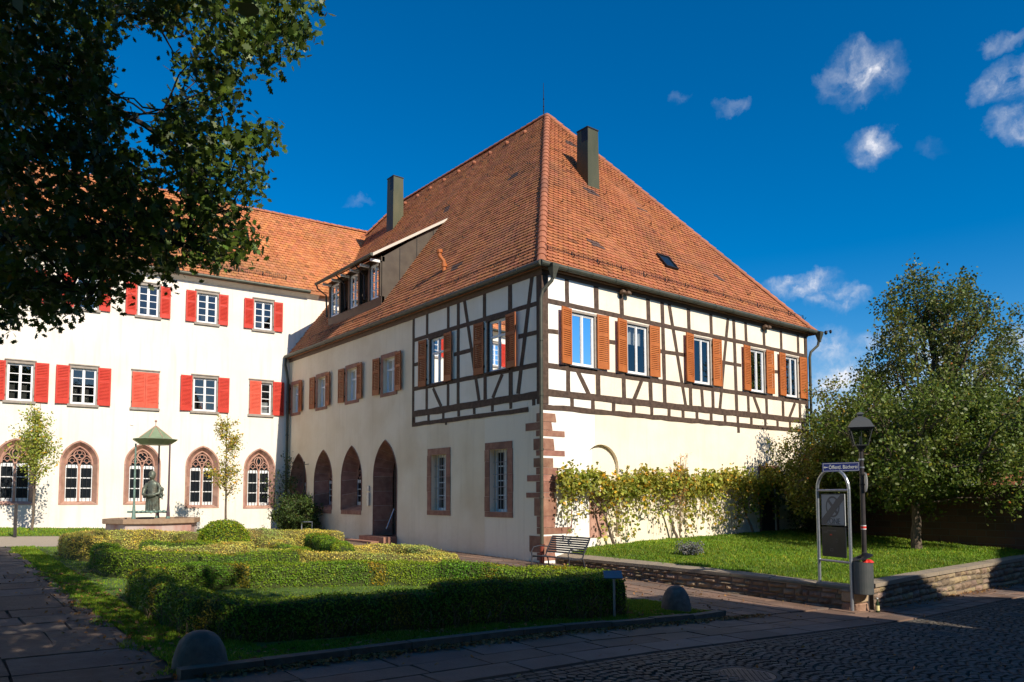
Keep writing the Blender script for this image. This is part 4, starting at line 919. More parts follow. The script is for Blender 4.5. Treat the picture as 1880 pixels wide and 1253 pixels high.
def leaves(name, pts, size, mat, parent, shape='oval', var=.35, bright=.22, autumn=0., normals=None, lean=0., hue=None):
    pts = np.asarray(pts); n = len(pts); s = SHP[shape]; R = rand_rot(n)
    if normals is not None:   # blend leaf normals towards the given direction
        N = np.asarray(normals); N = N/np.linalg.norm(N,axis=1)[:,None]; a = N*lean+rng.normal(size=(n,3))*(1-lean); a /= np.linalg.norm(a,axis=1)[:,None]
        t = rng.normal(size=(n,3)); t -= a*(t*a).sum(1)[:,None]; t /= np.linalg.norm(t,axis=1)[:,None]; R = np.stack([np.cross(t,a),t,a],2)
    sz = size*(1+rng.uniform(-var,var,n)); V = pts[:,None,:]+np.einsum('nij,kj->nki',R,s)*sz[:,None,None]
    k = np.clip(rng.normal(1,bright,n),.45,1.7); tint = np.stack([k,k,k],1); tint[:,0] *= rng.uniform(.85,1.2,n); tint[:,2] *= rng.uniform(.7,1.2,n)
    if autumn: m = rng.random(n) < autumn; tint[m] *= np.array([2.2,1.25,.7])
    if hue is not None: tint *= hue
    return fast_mesh(name, V.reshape(-1,3), len(s), mat, parent, tint)
def blob(n, c, r):
    p = rng.normal(size=(n,3)); p /= np.linalg.norm(p,axis=1)[:,None]; return np.array(c)+p*(rng.random(n)**(1/2.2))[:,None]*np.array(r)
def curve(a, c, n=6, sag=0., wob=.08):
    a = Vector(a); c = Vector(c); L_ = (c-a).length; o = []
    for i in range(n+1):
        t = i/n; p = a.lerp(c, t)+Vector((0,0,sag*L_*4*t*(1-t)))
        if 0 < i < n: p += Vector([random.uniform(-1,1)*wob*L_/n*1.5 for _ in range(3)])
        o.append(p)
    return o

# ================================================================== box parterre hedges
def hedge(path, w, h, label, kind='box', parent=None, dens=2300, hv=.032, leaf=.029, twigs=0, closed=False, htop=None):
    """clipped hedge: lumpy core and a skin of small leaves"""
    P = [Vector((x,y,0)) for x,y in path]; pts = []
    for i in range(len(P)-1):
        L_ = (P[i+1]-P[i]).length; n = max(2,int(L_/.14))
        for k in range(n): pts.append(P[i].lerp(P[i+1],k/n))
    pts.append(P[-1])
    for _ in range(2): pts = [pts[0]]+[(pts[i-1]+pts[i]*2+pts[i+1])/4 for i in range(1,len(pts)-1)]+[pts[-1]]
    T = thing('clipped_hedge', label, 'hedge', (pts[len(pts)//2].x, pts[len(pts)//2].y, g(pts[len(pts)//2].x, pts[len(pts)//2].y)), 'clipped hedges of the knot garden')
    prof = [(-1,0),(-1.04,.35),(-1.0,.8),(-.86,.97),(-.4,1.0),(.4,1.0),(.86,.97),(1.0,.8),(1.04,.35),(1,0)]
    m = len(prof); loops = []; ph = random.uniform(0,9)
    for i, p in enumerate(pts):
        t = (pts[min(i+1,len(pts)-1)]-pts[max(i-1,0)]).normalized(); nn = Vector((-t.y,t.x,0)); gz = g(p.x,p.y); s_ = i*.14
        hh = h*(1+hv*(math.sin(s_*2.3+ph)+.8*math.sin(s_*5.1+ph*2)+.5*math.sin(s_*9.7))); ww = w/2*(1+.05*math.sin(s_*3.1+ph)+.04*math.sin(s_*7.7))
        if i == 0 or i == len(pts)-1: hh *= .97
        loops.append([p+nn*(a*ww)+Vector((0,0,gz+b_*hh+random.uniform(-.006,.006))) for a,b_ in prof])
    core = []
    for i, l in enumerate(loops):
        c_ = sum(l, Vector())/m; core.append([c_+(q-c_)*.93 if q.z > g(pts[i].x,pts[i].y)+.02 else q for q in l])
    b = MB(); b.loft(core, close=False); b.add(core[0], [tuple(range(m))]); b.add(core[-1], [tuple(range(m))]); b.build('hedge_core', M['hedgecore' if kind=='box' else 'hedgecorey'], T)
    # leaves over the skin
    A = np.array([[tuple(q) for q in l] for l in loops]); pp = []; nn_ = []
    quads = []
    for i in range(len(A)-1):
        for j in range(m-1): quads.append((A[i,j],A[i,j+1],A[i+1,j+1],A[i+1,j]))
    for e in (0,-1):
        c_ = A[e].mean(0)
        for j in range(m-1): quads.append((A[e,j],A[e,j+1],c_,c_))
    Q = np.array(quads); ar = .5*np.linalg.norm(np.cross(Q[:,2]-Q[:,0],Q[:,3]-Q[:,1]),axis=1)
    cnt = rng.poisson(ar*dens); idx = np.repeat(np.arange(len(Q)),cnt); u = rng.random(len(idx))[:,None]; v = rng.random(len(idx))[:,None]; q = Q[idx]
    p = (q[:,0]*(1-u)+q[:,1]*u)*(1-v)+(q[:,3]*(1-u)+q[:,2]*u)*v; nrm = np.cross(q[:,1]-q[:,0]+1e-6,q[:,3]-q[:,0]+2e-6); cc = A.mean((0,1))
    nl = np.linalg.norm(nrm,axis=1)[:,None]+1e-9; nrm = nrm/nl; ctr = A.mean(1)[np.clip((idx//(m-1)),0,len(A)-1)]; sg = np.sign((nrm*(p-ctr)).sum(1))[:,None]; sg[sg==0] = 1; nrm = nrm*sg
    p = p+nrm*rng.normal(.004,.016,len(p))[:,None]
    # patches of sprays and thin spots
    s2 = np.sin(p[:,0]*3.1+ph)+np.sin(p[:,1]*2.7+ph*1.3)+np.sin((p[:,0]+p[:,1])*7.3); hue = np.stack([1+.13*s2, 1+.04*s2, 1-.04*s2],1)
    br = (np.sin(p[:,0]*4.3+ph*3)*np.sin(p[:,1]*3.7+ph)+np.sin(p[:,0]*11+p[:,1]*9)*.35+rng.normal(0,.12,len(p))) > .86; hue[br] *= np.array([1.55,.80,.9]) if kind == 'box' else np.array([.85,.66,.9])
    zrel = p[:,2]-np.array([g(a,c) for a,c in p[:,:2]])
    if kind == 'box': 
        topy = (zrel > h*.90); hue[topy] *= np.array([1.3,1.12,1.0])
    keep = (zrel > .12*h+.1*h*np.sin(p[:,0]*9)) | (rng.random(len(p)) < .35)
    p, nrm, hue = p[keep], nrm[keep], hue[keep]
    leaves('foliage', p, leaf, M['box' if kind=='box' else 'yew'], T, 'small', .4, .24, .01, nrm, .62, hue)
    if twigs:
        b = MB()
        for k in range(twigs):
            i = random.randrange(len(loops)); l = loops[i]; q = l[0] if random.random() < .5 else l[-1]
            q = min((l[0],l[-1]), key=lambda v: v.y); q = q+Vector((random.uniform(-.06,.06),-.0-random.uniform(-.03,.03),0)); hh = h*random.uniform(.2,.62)
            b.tube([q, q+Vector((random.uniform(-.05,.05),random.uniform(-.05,.02),hh*.6)), q+Vector((random.uniform(-.09,.09),random.uniform(-.06,.02),hh))], .0045, 3)
        b.build('bare_twigs', M['twig'], T)['kind'] = 'stuff'
    return T
hedge([(-9.62,-1.75),(-9.72,-3.2),(-9.68,-4.9),(-9.35,-5.50),(-8.6,-5.66),(-7.2,-5.78),(-6.9,-5.80)], .44, .46, 'dark green front hedge nearest the street, left half that bends back round the corner', dens=3300, twigs=260)
hedge([(-6.95,-5.80),(-6.3,-5.88),(-5.2,-5.96),(-3.75,-6.04)], .50, .58, 'dark green front hedge nearest the street, right half ending at the small plaque', dens=3300, twigs=170, hv=.03)
hedge([(-5.55,-3.75),(-4.9,-4.45),(-4.2,-5.15),(-3.55,-5.75)], .62, .62, 'sunlit green hedge slanting back behind the right end of the front hedge', dens=3100)
hedge([(-9.35,-.85),(-8.2,-.9),(-6.6,-1.35),(-4.9,-1.9),(-4.3,-2.1)], .62, .40, 'long bright green hedge in sun across the middle of the knot garden', dens=3100)
hedge([(-9.2,3.35),(-9.4,2.6),(-9.35,1.3),(-8.8,.75),(-7.9,.55)], .50, .46, 'dark green hedge block at the left edge of the knot garden')
hedge([(-8.9,4.15),(-9.45,4.7),(-9.5,6.0),(-9.0,6.6),(-7.6,6.75),(-6.9,6.3),(-6.9,5.7)], .50, .50, 'yellowish curled hedge at the left rear, before the fountain', 'yew', dens=2400)
hedge([(-8.4,3.9),(-7.4,3.3),(-7.2,2.6)], .44, .46, 'short dark green hedge between the yellow curl and the dome', dens=2400)
hedge([(-8.7,2.3),(-7.9,1.7),(-7.0,1.9),(-6.5,2.7),(-6.9,3.2)], .40, .47, 'yellow inner hedge arc in front of the dome', 'yew', dens=2400)
hedge([(-8.3,.0),(-7.3,-.1),(-6.4,.3),(-5.9,1.0),(-6.2,1.8)], .40, .48, 'green inner hedge arc right of the centre', dens=2400)
hedge([(-7.0,.9),(-6.2,.3),(-5.7,-.4),(-4.8,-1.1),(-3.8,-1.5)], .40, .47, 'yellow hedge band running along the back of the long green hedge', 'yew', dens=2400)
hedge([(-3.75,-1.35),(-3.5,-.4),(-3.5,.7),(-3.9,1.15),(-4.9,1.25)], .46, .47, 'yellow hedge at the right rear corner beside the house path', 'yew', dens=2400)
hedge([(-5.5,-.1),(-5.0,1.0),(-4.7,2.2),(-4.4,3.4),(-4.1,4.6)], .40, .54, 'upright green hedge band leading back towards the bush by the wall', dens=2400)
hedge([(-6.2,6.6),(-5.2,6.5),(-4.2,6.3),(-3.4,5.7),(-3.3,4.8)], .48, .54, 'tan and yellow hedge furthest back beside the bicycle racks', 'yew', dens=2400)
hedge([(-5.9,3.0),(-5.2,3.6),(-5.0,4.4),(-5.6,5.1)], .40, .45, 'small yellow hedge arc just right of the dome', 'yew', dens=2400)
T = thing('topiary_dome', 'tall rounded green topiary dome in the middle of the knot garden', 'topiary', (-6.5,4.3,.36), 'clipped hedges of the knot garden')
b = MB(); b.lathe((-6.5,4.3,.3), [(.54,0),(.56,.2),(.50,.43),(.33,.60),(.10,.68)], 16); b.build('bush_core', M['hedgecore'], T, smooth=True)
pp = []; nn = []
for k in range(9000):
    a = random.uniform(0,2*PI); t = random.random(); ph = t**.6*PI/2; r_ = .78*math.sin(PI/2-(PI/2-ph)*1.0) if 0 else .80*math.cos(PI/2-ph); z = .74*math.sin(PI/2-ph)
    r_ = .61*math.sin(ph)**.7; pp.append((-6.5+r_*math.cos(a),4.3+r_*math.sin(a),.3+z)); nn.append((math.cos(a)*math.sin(ph),math.sin(a)*math.sin(ph),math.cos(ph)+.01))
leaves('foliage', np.array(pp)+rng.normal(0,.02,(len(pp),3)), .036, M['box'], T, 'small', .4, .3, .12, np.array(nn), .5, np.array([1.35,1.15,1.0]))

# ================================================================== grass
def grass(name, x0, x1, y0, y1, n, gf, h=.07, ok=None, eps=0., tn=None, near=True):
    x = rng.uniform(x0,x1,n); y = rng.uniform(y0,y1,n)
    if near:   # thicker towards the street
        d = np.hypot(x-CAMP[0], y-CAMP[1]); k = rng.random(n) < np.clip((13/d)**1.3,.25,1); x, y = x[k], y[k]
    if ok is not None: m = ok(x,y); x, y = x[m], y[m]
    n = len(x); z = np.array([gf(a,c) for a,c in zip(x,y)])+eps; a = rng.uniform(0,2*PI,n); d = np.hypot(x-CAMP[0], y-CAMP[1])
    cl = .75+.35*np.sin(x*5.1+np.sin(y*3))*np.sin(y*4.3)+.2*np.sin(x*17)*np.sin(y*13); hh = h*np.clip(cl,.45,1.5)*rng.uniform(.5,1.25,n); w = (.0035+.0005*d)*rng.uniform(.7,1.3,n); ln = rng.normal(0,.45,(n,2))*hh[:,None]
    V = np.empty((n,3,3)); V[:,0] = np.stack([x-w*np.cos(a),y-w*np.sin(a),z-.005],1); V[:,1] = np.stack([x+w*np.cos(a),y+w*np.sin(a),z-.005],1); V[:,2] = np.stack([x+ln[:,0],y+ln[:,1],z+hh],1)
    k = np.clip(rng.normal(1,.25,n),.5,1.6); t = np.stack([k*rng.uniform(.85,1.5,n),k,k*.9],1); m = rng.random(n) < .06; t[m] *= np.array([2.2,1.3,1.5]); pl = (np.sin(x*1.3+2)+np.sin(y*1.7+x*.6)) ; t *= (1+.09*pl)[:,None]
    o = fast_mesh(name, V.reshape(-1,3), 3, M['grass'], None, t); o['kind'] = 'stuff'; o['label'] = tn; o['category'] = 'grass'; return o
grass('lawn_grass', .5, 12.2, -7.3, -.05, 190000, gl, .065, lambda x,y: x > .62+.1*(-y), 0, 'bright green grass of the raised lawn')
grass('front_grass', -10.4, -1.9, -6.85, -5.0, 120000, g, .05, lambda x,y: ~((y > -6.0+.0*x) & (x > -9.4) & (x < -3.6)) & (y > -6.84+.08*np.clip(x+3.2,0,9)**2), 0, 'shaded grass strip between the front hedge and the kerb')
grass('side_grass', -10.42, -9.95, -5.0, 8.3, 30000, g, .055, None, 0, 'grass strip along the left side of the hedges')
grass('garden_grass', -9.9, -1.95, -5.6, 8.3, 90000, g, .035, lambda x,y: (x < -2.2) , 0, 'short grass between the clipped hedges')
grass('verge_grass', -14, -1.3, 12.3, 16.2, 40000, g, .07, lambda x,y: ((x+5.9)**2+(y-13.7)**2 > 3.0), 0, 'grass verge in front of the white wing')
grass('edge_tufts', -10.75, -10.35, -6.8, 8.3, 9000, g, .05, lambda x,y: x > -10.42-.16*np.abs(np.sin(y*2.1)+.6*np.sin(y*5.7)), .01, 'ragged tufts of grass along the edge of the left path')
# fallen leaves
n = 3200; x = rng.uniform(-10.3,-1.5,n); x = np.where(rng.random(n)<.5, np.round(x*1.3)/1.3+rng.normal(0,.18,n), x); y = -7.0-np.abs(rng.normal(0,.10,n)); 
x2 = rng.uniform(2,12,500); y2 = -7.52-np.abs(rng.normal(0,.14,500)); x3 = rng.normal(-10.35,.30,900); y3 = rng.uniform(-7,2.5,900); x4 = rng.uniform(-12,2,260); y4 = rng.uniform(-13,-7.1,260); x5 = rng.uniform(-9.8,-2,450); y5 = rng.uniform(-6.8,-6.0,450); x6 = rng.uniform(-1.7,.9,240); y6 = rng.uniform(-6.8,0,240)
X = np.concatenate([x,x2,x3,x4,x5,x6]); Y = np.concatenate([y,y2,y3,y4,y5,y6]); Z = np.array([g(a,c) for a,c in zip(X,Y)])+.03
o = leaves('fallen_leaves', np.stack([X,Y,Z],1), .055, M['dryleaf'], None, 'small', .4, .3, 0, np.tile([0,0,1.],(len(X),1)), .72); o['kind'] = 'stuff'; o['label'] = 'dry brown leaves fallen along the kerb and walls'; o['category'] = 'leaves'

# ================================================================== fountain
fx, fy = -5.9, 13.7; fz = g(fx,fy)
T = thing('fountain', 'octagonal stone fountain with bronze figure under a green conical canopy', 'fountain', (fx,fy,fz))
b = MB(); zt = .89; b.lathe((fx,fy,0), [(1.44,fz-.35),(1.44,zt-.17)], 8, PI/8+.35); b.build('basin', M['basin'], T)
b = MB(); o8 = lambda r, z: [(fx+r*math.cos(2*PI*k/8+PI/8+.35), fy+r*math.sin(2*PI*k/8+PI/8+.35), z) for k in range(8)]
b.loft([o8(1.51,zt-.17),o8(1.55,zt-.15),o8(1.55,zt),o8(1.24,zt),o8(1.24,zt-.2)]); b.build('rim', M['rim'], T)
b = MB(); b.add(o8(1.25,zt-.09), [tuple(range(8))]); b.build('water', M['darkglass'], T)
cxf, cyf = fx+.0, fy-.05
rt_ = Vector((.78,-.625,0)); bk = Vector((.625,.78,0)); P3 = [Vector((cxf,cyf,0))-rt_*.50-bk*.35, Vector((cxf,cyf,0))+rt_*.60-bk*.2, Vector((cxf,cyf,0))-rt_*.12+bk*.55]
for i, p in enumerate(P3):
    b = MB(); b.tube([p+Vector((0,0,zt-.02)),p+Vector((0,0,zt+.15)),p+Vector((0,0,zt+.5)),p+Vector((0,0,3.44))], [.07,.06,.036,.028], 8); b.build('post', M['verdigris'] if i == 0 else M['purple'], T)
    b = MB(); b.tube([p+Vector((0,0,zt-.01)),p+Vector((0,0,zt+.18))], [.075,.05], 8); b.build('post_foot', M['verdigris'], T)
b = MB(); b.tube([P3[0]-rt_*.22+Vector((0,0,zt+.22)),P3[1]+Vector((0,0,zt+.22))], .035, 6); b.tube([P3[0]+Vector((0,0,zt+.20)),P3[2]+Vector((0,0,zt+.20))], .03, 6); b.tube([P3[1]+Vector((0,0,zt+.20)),P3[2]+Vector((0,0,zt+.20))], .03, 6)
for k in range(9): p = P3[0].lerp(P3[1],k/8); b.lathe((p.x,p.y,zt+.22+random.uniform(-.02,.02)), [(.02,-.04),(.055,-.01),(.05,.03),(.02,.05)], 6)
b.build('crossbeam', M['verdigris'], T)
b = MB(); c_ = Vector((cxf,cyf,0)); hx = lambda r, z: [(cxf+r*math.cos(2*PI*k/8+.2), cyf+r*math.sin(2*PI*k/8+.2), z) for k in range(8)]
b.loft([hx(.50,3.42),hx(.74,3.58),hx(.76,3.60),hx(.55,3.64),hx(.03,4.06)], caps=True); cn = b.build('canopy', M['green_roof'], T)
b = MB()
for k in range(8): p, q = hx(.55,3.65)[k], hx(.03,4.07)[k]; b.tube([p,q], .012, 4)
b.tube([(cxf,cyf,4.02),(cxf,cyf,4.22)], .012, 6); b.lathe((cxf,cyf,4.24), [(.005,-.045),(.04,-.02),(.045,0),(.04,.02),(.005,.045)], 10); b.build('finial', M['stoneC'], cn)
# bronze figure: one continuous body made by remeshing
def remeshed(name, b, mat, parent, vox=.016):
    me = bpy.data.meshes.new('tmp'); me.from_pydata(b.v, [], b.f); bm_ = bmesh.new(); bm_.from_mesh(me); bmesh.ops.recalc_face_normals(bm_, faces=bm_.faces); bm_.to_mesh(me); bm_.free()
    o = bpy.data.objects.new('tmp', me); C.objects.link(o); r = o.modifiers.new('r','REMESH'); r.mode = 'VOXEL'; r.voxel_size = vox; r.adaptivity = 0; s_ = o.modifiers.new('s','SMOOTH'); s_.iterations = 3
    dg = bpy.context.evaluated_depsgraph_get(); m2 = bpy.data.meshes.new_from_object(o.evaluated_get(dg)); bpy.data.objects.remove(o); m2.materials.clear(); m2.materials.append(mat); m2.polygons.foreach_set('use_smooth',[True]*len(m2.polygons)); m2.name = name
    return put(bpy.data.objects.new(name, m2), parent)
b = MB(); sx, sy, s0 = cxf-.02, cyf, zt+.22; fw = -bk   # the figure faces the camera
def Pf(a, d, z): return Vector((sx,sy,s0+z))+rt_*a+fw*d
def ring(a, d, z, ra, rd, n=14): return [Pf(a+ra*math.cos(2*PI*k/n), d+rd*math.sin(2*PI*k/n), z) for k in range(n)]
b.loft([ring(.0,0,0,.22,.17),ring(.0,0,.05,.24,.18),ring(0,.02,.30,.23,.18),ring(0,.04,.50,.215,.20),ring(-.01,.0,.62,.17,.15),ring(-.02,0,.80,.18,.13),ring(-.03,0,.95,.21,.12),ring(-.03,0,1.03,.15,.10),ring(-.04,0,1.08,.07,.07),ring(-.05,.0,1.14,.055,.06)], caps=True)
b.loft([ring(-.05,.02,1.10,.05,.06),ring(-.05,.02,1.14,.085,.09),ring(-.05,.01,1.24,.115,.12),ring(-.05,.0,1.33,.11,.12),ring(-.05,0,1.39,.07,.08),ring(-.05,0,1.42,.02,.02)], caps=True)
b.tube([Pf(-.20,0,.97),Pf(-.30,.03,.78),Pf(-.29,.12,.60),Pf(-.10,.22,.52),Pf(.06,.24,.52)], [.07,.075,.06,.045,.035], 8)
b.tube([Pf(.14,0,.97),Pf(.25,.03,.80),Pf(.24,.12,.62),Pf(.10,.22,.60)], [.07,.07,.055,.04], 8)
b.loft([ring(.0,.20,.48,.10,.07),ring(0,.21,.54,.19,.11),ring(0,.21,.60,.20,.12)], caps=True)      # the bowl
b.tube([Pf(-.05,.10,1.21),Pf(-.05,.155,1.19)], [.03,.015], 6)
b.tube([Pf(-.12,.10,.06),Pf(-.12,.17,.03)], [.05,.04], 6); b.tube([Pf(.10,.10,.06),Pf(.10,.17,.03)], [.05,.04], 6)
for k in range(9): a = PI*k/8; b.tube([Pf(.23*math.cos(a), .17*math.sin(a)+.01, .02), Pf(.22*math.cos(a), .18*math.sin(a)+.03, .48)], [.022,.012], 5)
statue = remeshed('bronze_figure', b, M['bronze'], T)
b = MB()
b.loft([ring(.29,.06,.46,.06,.06),ring(.30,.06,.55,.07,.065),ring(.30,.06,.66,.065,.055),ring(.31,.06,.70,.03,.03)], caps=True)
b.loft([ring(.32,.06,.68,.03,.03),ring(.32,.06,.73,.065,.065),ring(.32,.06,.80,.065,.065),ring(.32,.06,.84,.03,.03)], caps=True)
b.tube([Pf(.33,.1,.63),Pf(.40,.14,.57),Pf(.47,.16,.57)], [.028,.022,.018], 6); b.tube([Pf(.30,.1,.50),Pf(.38,.18,.50),Pf(.41,.2,.42)], [.035,.03,.025], 6)
remeshed('child_figure', b, M['bronze'], statue, .012)

T = bpy.data.objects['fountain']; T.location = (-6.51,11.12,.515-(.40-fz)*.908); T.scale = (.908,)*3
# ================================================================== small street things
def bench():
    T = thing('park_bench', 'grey slatted metal bench at the corner of the house, facing left', 'bench', (0,-1.0,-.2))
    X, Y0, Y1 = -.42, -.28, -1.62; zf = lambda x, y: g(x,y)+.012
    F = lambda x, y, z: Vector((x, y, -.2+z+(y+1)*.03*0))
    base = -.19
    # seat slats, back slats
    b = MB()
    for k in range(7): x = -.42+.062*k; z = base+.42-.004*k*(1 if k < 4 else 1); b.wbox(x,x+.045,Y1,Y0,z,z+.014)
    b.build('seat', M['benchm'], T); b = MB()
    for k in range(8):
        t = k/7; x = .02+.20*t+.02*math.sin(t*3); z = base+.50+.36*t; dx = .012; b.hexa([(x,Y1,z),(x+dx,Y1,z-.006),(x+dx,Y0,z-.006),(x,Y0,z),(x+.018,Y1,z+.036),(x+.03,Y1,z+.03),(x+.03,Y0,z+.03),(x+.018,Y0,z+.036)])
    b.build('backrest', M['benchm'], T)
    for y in (Y0-.02, Y1+.02):
        zl = g(-.4,y)+.01
        b = MB(); b.tube([(-.47,y,zl),(-.44,y,zl+.22),(-.43,y,base+.41),(-.2,y,base+.40),(.0,y,base+.42),(.05,y,base+.55),(.24,y,base+.88)], .018, 6); b.build('side_frame', M['benchm'], T)
        b = MB(); b.tube([(.12,y,g(.12,y)+.01),(.07,y,zl+.22),(.0,y,base+.42)], .018, 6); b.build('leg', M['benchm'], T)
        b = MB(); b.tube([(-.43,y,base+.41),(-.46,y,base+.52),(-.40,y,base+.63),(-.22,y,base+.66),(.08,y,base+.63)], .015, 6); b.build('armrest', M['benchm'], T)
    T.location = (T.location.x-.22, T.location.y-.05, T.location.z-.05)
    return T
bench()
def boulder(x, y, r, h, label, seed, gsize=.5):
    rr = random.Random(seed); b = MB(); z = g(x,y)-.06
    loops = []
    for k in range(9):
        t = k/8; ph = t*PI/2; R = r*math.cos(ph)**.75; zz = z+(h+.06)*math.sin(ph)
        loops.append([(x+(R+.002)*math.cos(a)*(1+.03*math.sin(3*a+seed)+rr.uniform(-.012,.012)), y+(R+.002)*math.sin(a)*(1+.03*math.cos(2*a+seed)), zz) for a in [2*PI*i/24 for i in range(24)]])
    b.loft(loops, caps=True); o = b.build('stone_bollard', M['boulder'], None, smooth=True); return tag(o, label, 'bollard', 'rounded stone bollards on the grass corners')
boulder(-2.39,-6.13,.25,.42, 'rounded grey stone bollard on the grass corner beside the path, right of the plaque', 3)
boulder(-10.21,-6.60,.26,.36, 'large rounded dark stone bollard in shade at the front left corner', 8)
T = thing('info_plaque', 'small tilted grey plaque on a thin post in front of the hedge', 'plaque', (-4.13,-6.37,g(-4.13,-6.37)))
zb = g(-4.13,-6.37); b = MB(); b.tube([(-4.13,-6.37,zb-.05),(-4.13,-6.37,zb+.62)], .019, 8); b.build('post', M['galv'], T)
Fp = lambda u, z, d: Vector((-4.13,-6.37,zb+.66))+rt_*u+Vector((.4,.55,.55)).normalized()*z+Vector((-.39,-.5,.72)).normalized()*d
b = MB(); b.box(Fp,-.155,.125,-.08,.08,-.008,.008); b.build('panel', M['plaque'], T)
# dark post at the far left
b = MB(); z = g(-10.05,11.84); b.tube([(-10.05,11.84,z-.05),(-10.05,11.84,z+.98)], .045, 8); b.tube([(-10.05,11.84,z+.98),(-10.05,11.84,z+1.0)], [.045,.02], 8); tag(b.build('steel_bollard', M['polem']), 'slim dark metal post beside the gravel path at the far left', 'bollard')
# bicycle racks
for i, (x, y, lab) in enumerate(((-.95,14.7,'grey metal bicycle stand just left of the bush by the wall'),(-.62,12.5,'grey metal bicycle stand right of the bush by the wall'))):
    z = g(x,y); b = MB(); d_ = Vector((-.28,.30,0)) if i == 0 else Vector((-.30,.26,0)); p = Vector((x,y,z))
    b.tube([p+Vector((0,0,-.03)),p+Vector((0,0,.50)),p+Vector((0,0,.52)),p+d_+Vector((0,0,.52)),p+d_+Vector((0,0,.50)),p+d_+Vector((0,0,-.03))], .022, 8); b.tube([p+Vector((0,0,.16)),p+d_+Vector((0,0,.16))], .012, 6)
    tag(b.build('bicycle_stand', M['galv']), lab, 'bicycle stand', 'bicycle stands by the wall')
b = MB(); x, y = -.10, 14.45; b.tube([(x-.03,y,.2),(x-.03,y,3.02)], .022, 6); b.tube([(x-.03,y,2.9),(x-.05,y-.45,2.9)], .015, 5); tag(b.build('wall_rod', M['darkmetal']), 'tall thin dark rod with a short arm standing against the wall by the bush', 'rod')
# manhole covers
def manhole(x, y, r, lab):
    z = g(x,y)+.013; T = thing('manhole_cover', lab, 'manhole cover', (x,y,z), 'manhole covers in the street')
    b = MB(); b.lathe((x,y,z), [(r+.06,-.03),(r+.06,.006),(r+.01,.006),(r+.005,-.01)], 36); b.build('rim', M['kerb'], T)
    b = MB(); b.lathe((x,y,z), [(r,-.02),(r,.004)], 36); n = int(r/.035)
    for i in range(-n,n+1):
        for j in range(-n,n+1):
            u, v = i*.035, j*.035
            if u*u+v*v < (r-.03)**2 and (i+j)%2: b.wbox(x+u-.014,x+u+.014,y+v-.014,y+v+.014,z+.003,z+.010)
    b.build('plate', M['castiron'], T)
manhole(-5.79,-9.76,.30,'round iron manhole cover with square studs at the bottom edge of the photo'); manhole(-.31,-9.49,.22,'middle round manhole cover in the cobbles, in front of the lamp'); manhole(3.15,-9.38,.22,'furthest round manhole cover in the cobbles at the right edge')
# street lamp with signs, waste bin, sign frame
lx, ly = 1.41, -7.47; lz = g(lx,ly); T = thing('street_lamp', 'black post lamp with four-sided lantern and a red and white band', 'street lamp', (lx,ly,lz))
LT = 2.60
b = MB(); b.lathe((lx,ly,lz), [(.06,-.05),(.06,.5),(.045,.52),(.042,2.2),(.036,2.95),(.05,2.97),(.05,3.02),(.02,3.05)], 12); b.build('post', M['polem'], T)
b = MB(); b.tube([(lx,ly,1.02),(lx,ly,1.06)], .048, 14); b.build('red_band', M['red'], T); b = MB(); b.tube([(lx,ly,1.0),(lx,ly,1.018)], .0475, 14); b.tube([(lx,ly,1.062),(lx,ly,1.08)], .0475, 14); b.build('white_band', M['signwhite'], T)
ra = .55; sq = lambda r, z: [(lx+r*math.sqrt(2)*math.cos(ra+PI/4+k*PI/2), ly+r*math.sqrt(2)*math.sin(ra+PI/4+k*PI/2), z) for k in range(4)]
zl = 2.56; L0, L1 = .115, .185; H1 = .31
b = MB(); b.loft([sq(.12,zl),sq(.125,zl+.02),sq(.10,zl+.02)], caps=True); b.loft([sq(.04,zl-.08),sq(.09,zl)], caps=True)
for k in range(4): b.tube([sq(L0,zl+.01)[k], sq(L1,zl+H1)[k]], .012, 5); b.tube([sq(L1,zl+H1)[k], sq(L1,zl+H1)[(k+1)%4]], .012, 5); 
for k in range(4): p = (Vector(sq(L0,zl+.01)[k])+Vector(sq(L0,zl+.01)[(k+1)%4]))/2; q = (Vector(sq(L1,zl+H1)[k])+Vector(sq(L1,zl+H1)[(k+1)%4]))/2; b.tube([p,q], .005, 4)
ln = b.build('lantern', M['lampm'], T)
b = MB(); b.loft([sq(L0-.004,zl+.02),sq(L1-.004,zl+H1)]); b.build('pane', M['lampglass'], ln)
b = MB(); b.loft([sq(.20,zl+H1-.0),sq(.235,zl+H1+.03),sq(.21,zl+H1+.05),sq(.155,zl+H1+.16),sq(.10,zl+H1+.20),sq(.09,zl+H1+.22),sq(.05,zl+H1+.225),sq(.04,zl+H1+.27),sq(.065,zl+H1+.28),sq(.05,zl+H1+.31),sq(.01,zl+H1+.33)], caps=True); b.build('lantern_roof', M['lampm'], ln)
b = MB(); b.lathe((lx,ly,zl+.02), [(.03,0),(.028,.12),(.015,.16)], 10); b.build('bulb', M['signwhite'], ln)
def text(body, size, F, mat, parent, name='lettering', align='CENTER', squash=1.):
    cu = bpy.data.curves.new(name, 'FONT'); cu.body = body; cu.size = size; cu.align_x = align; cu.align_y = 'CENTER'; cu.extrude = .0015; cu.resolution_u = 3
    o = bpy.data.objects.new(name, cu); C.objects.link(o); dg = bpy.context.evaluated_depsgraph_get(); me = bpy.data.meshes.new_from_object(o.evaluated_get(dg)); bpy.data.objects.remove(o)
    for v in me.vertices: v.co = F(v.co.x*squash, v.co.y, v.co.z)
    me.materials.clear(); me.materials.append(mat); me.name = name; return put(bpy.data.objects.new(name, me), parent)
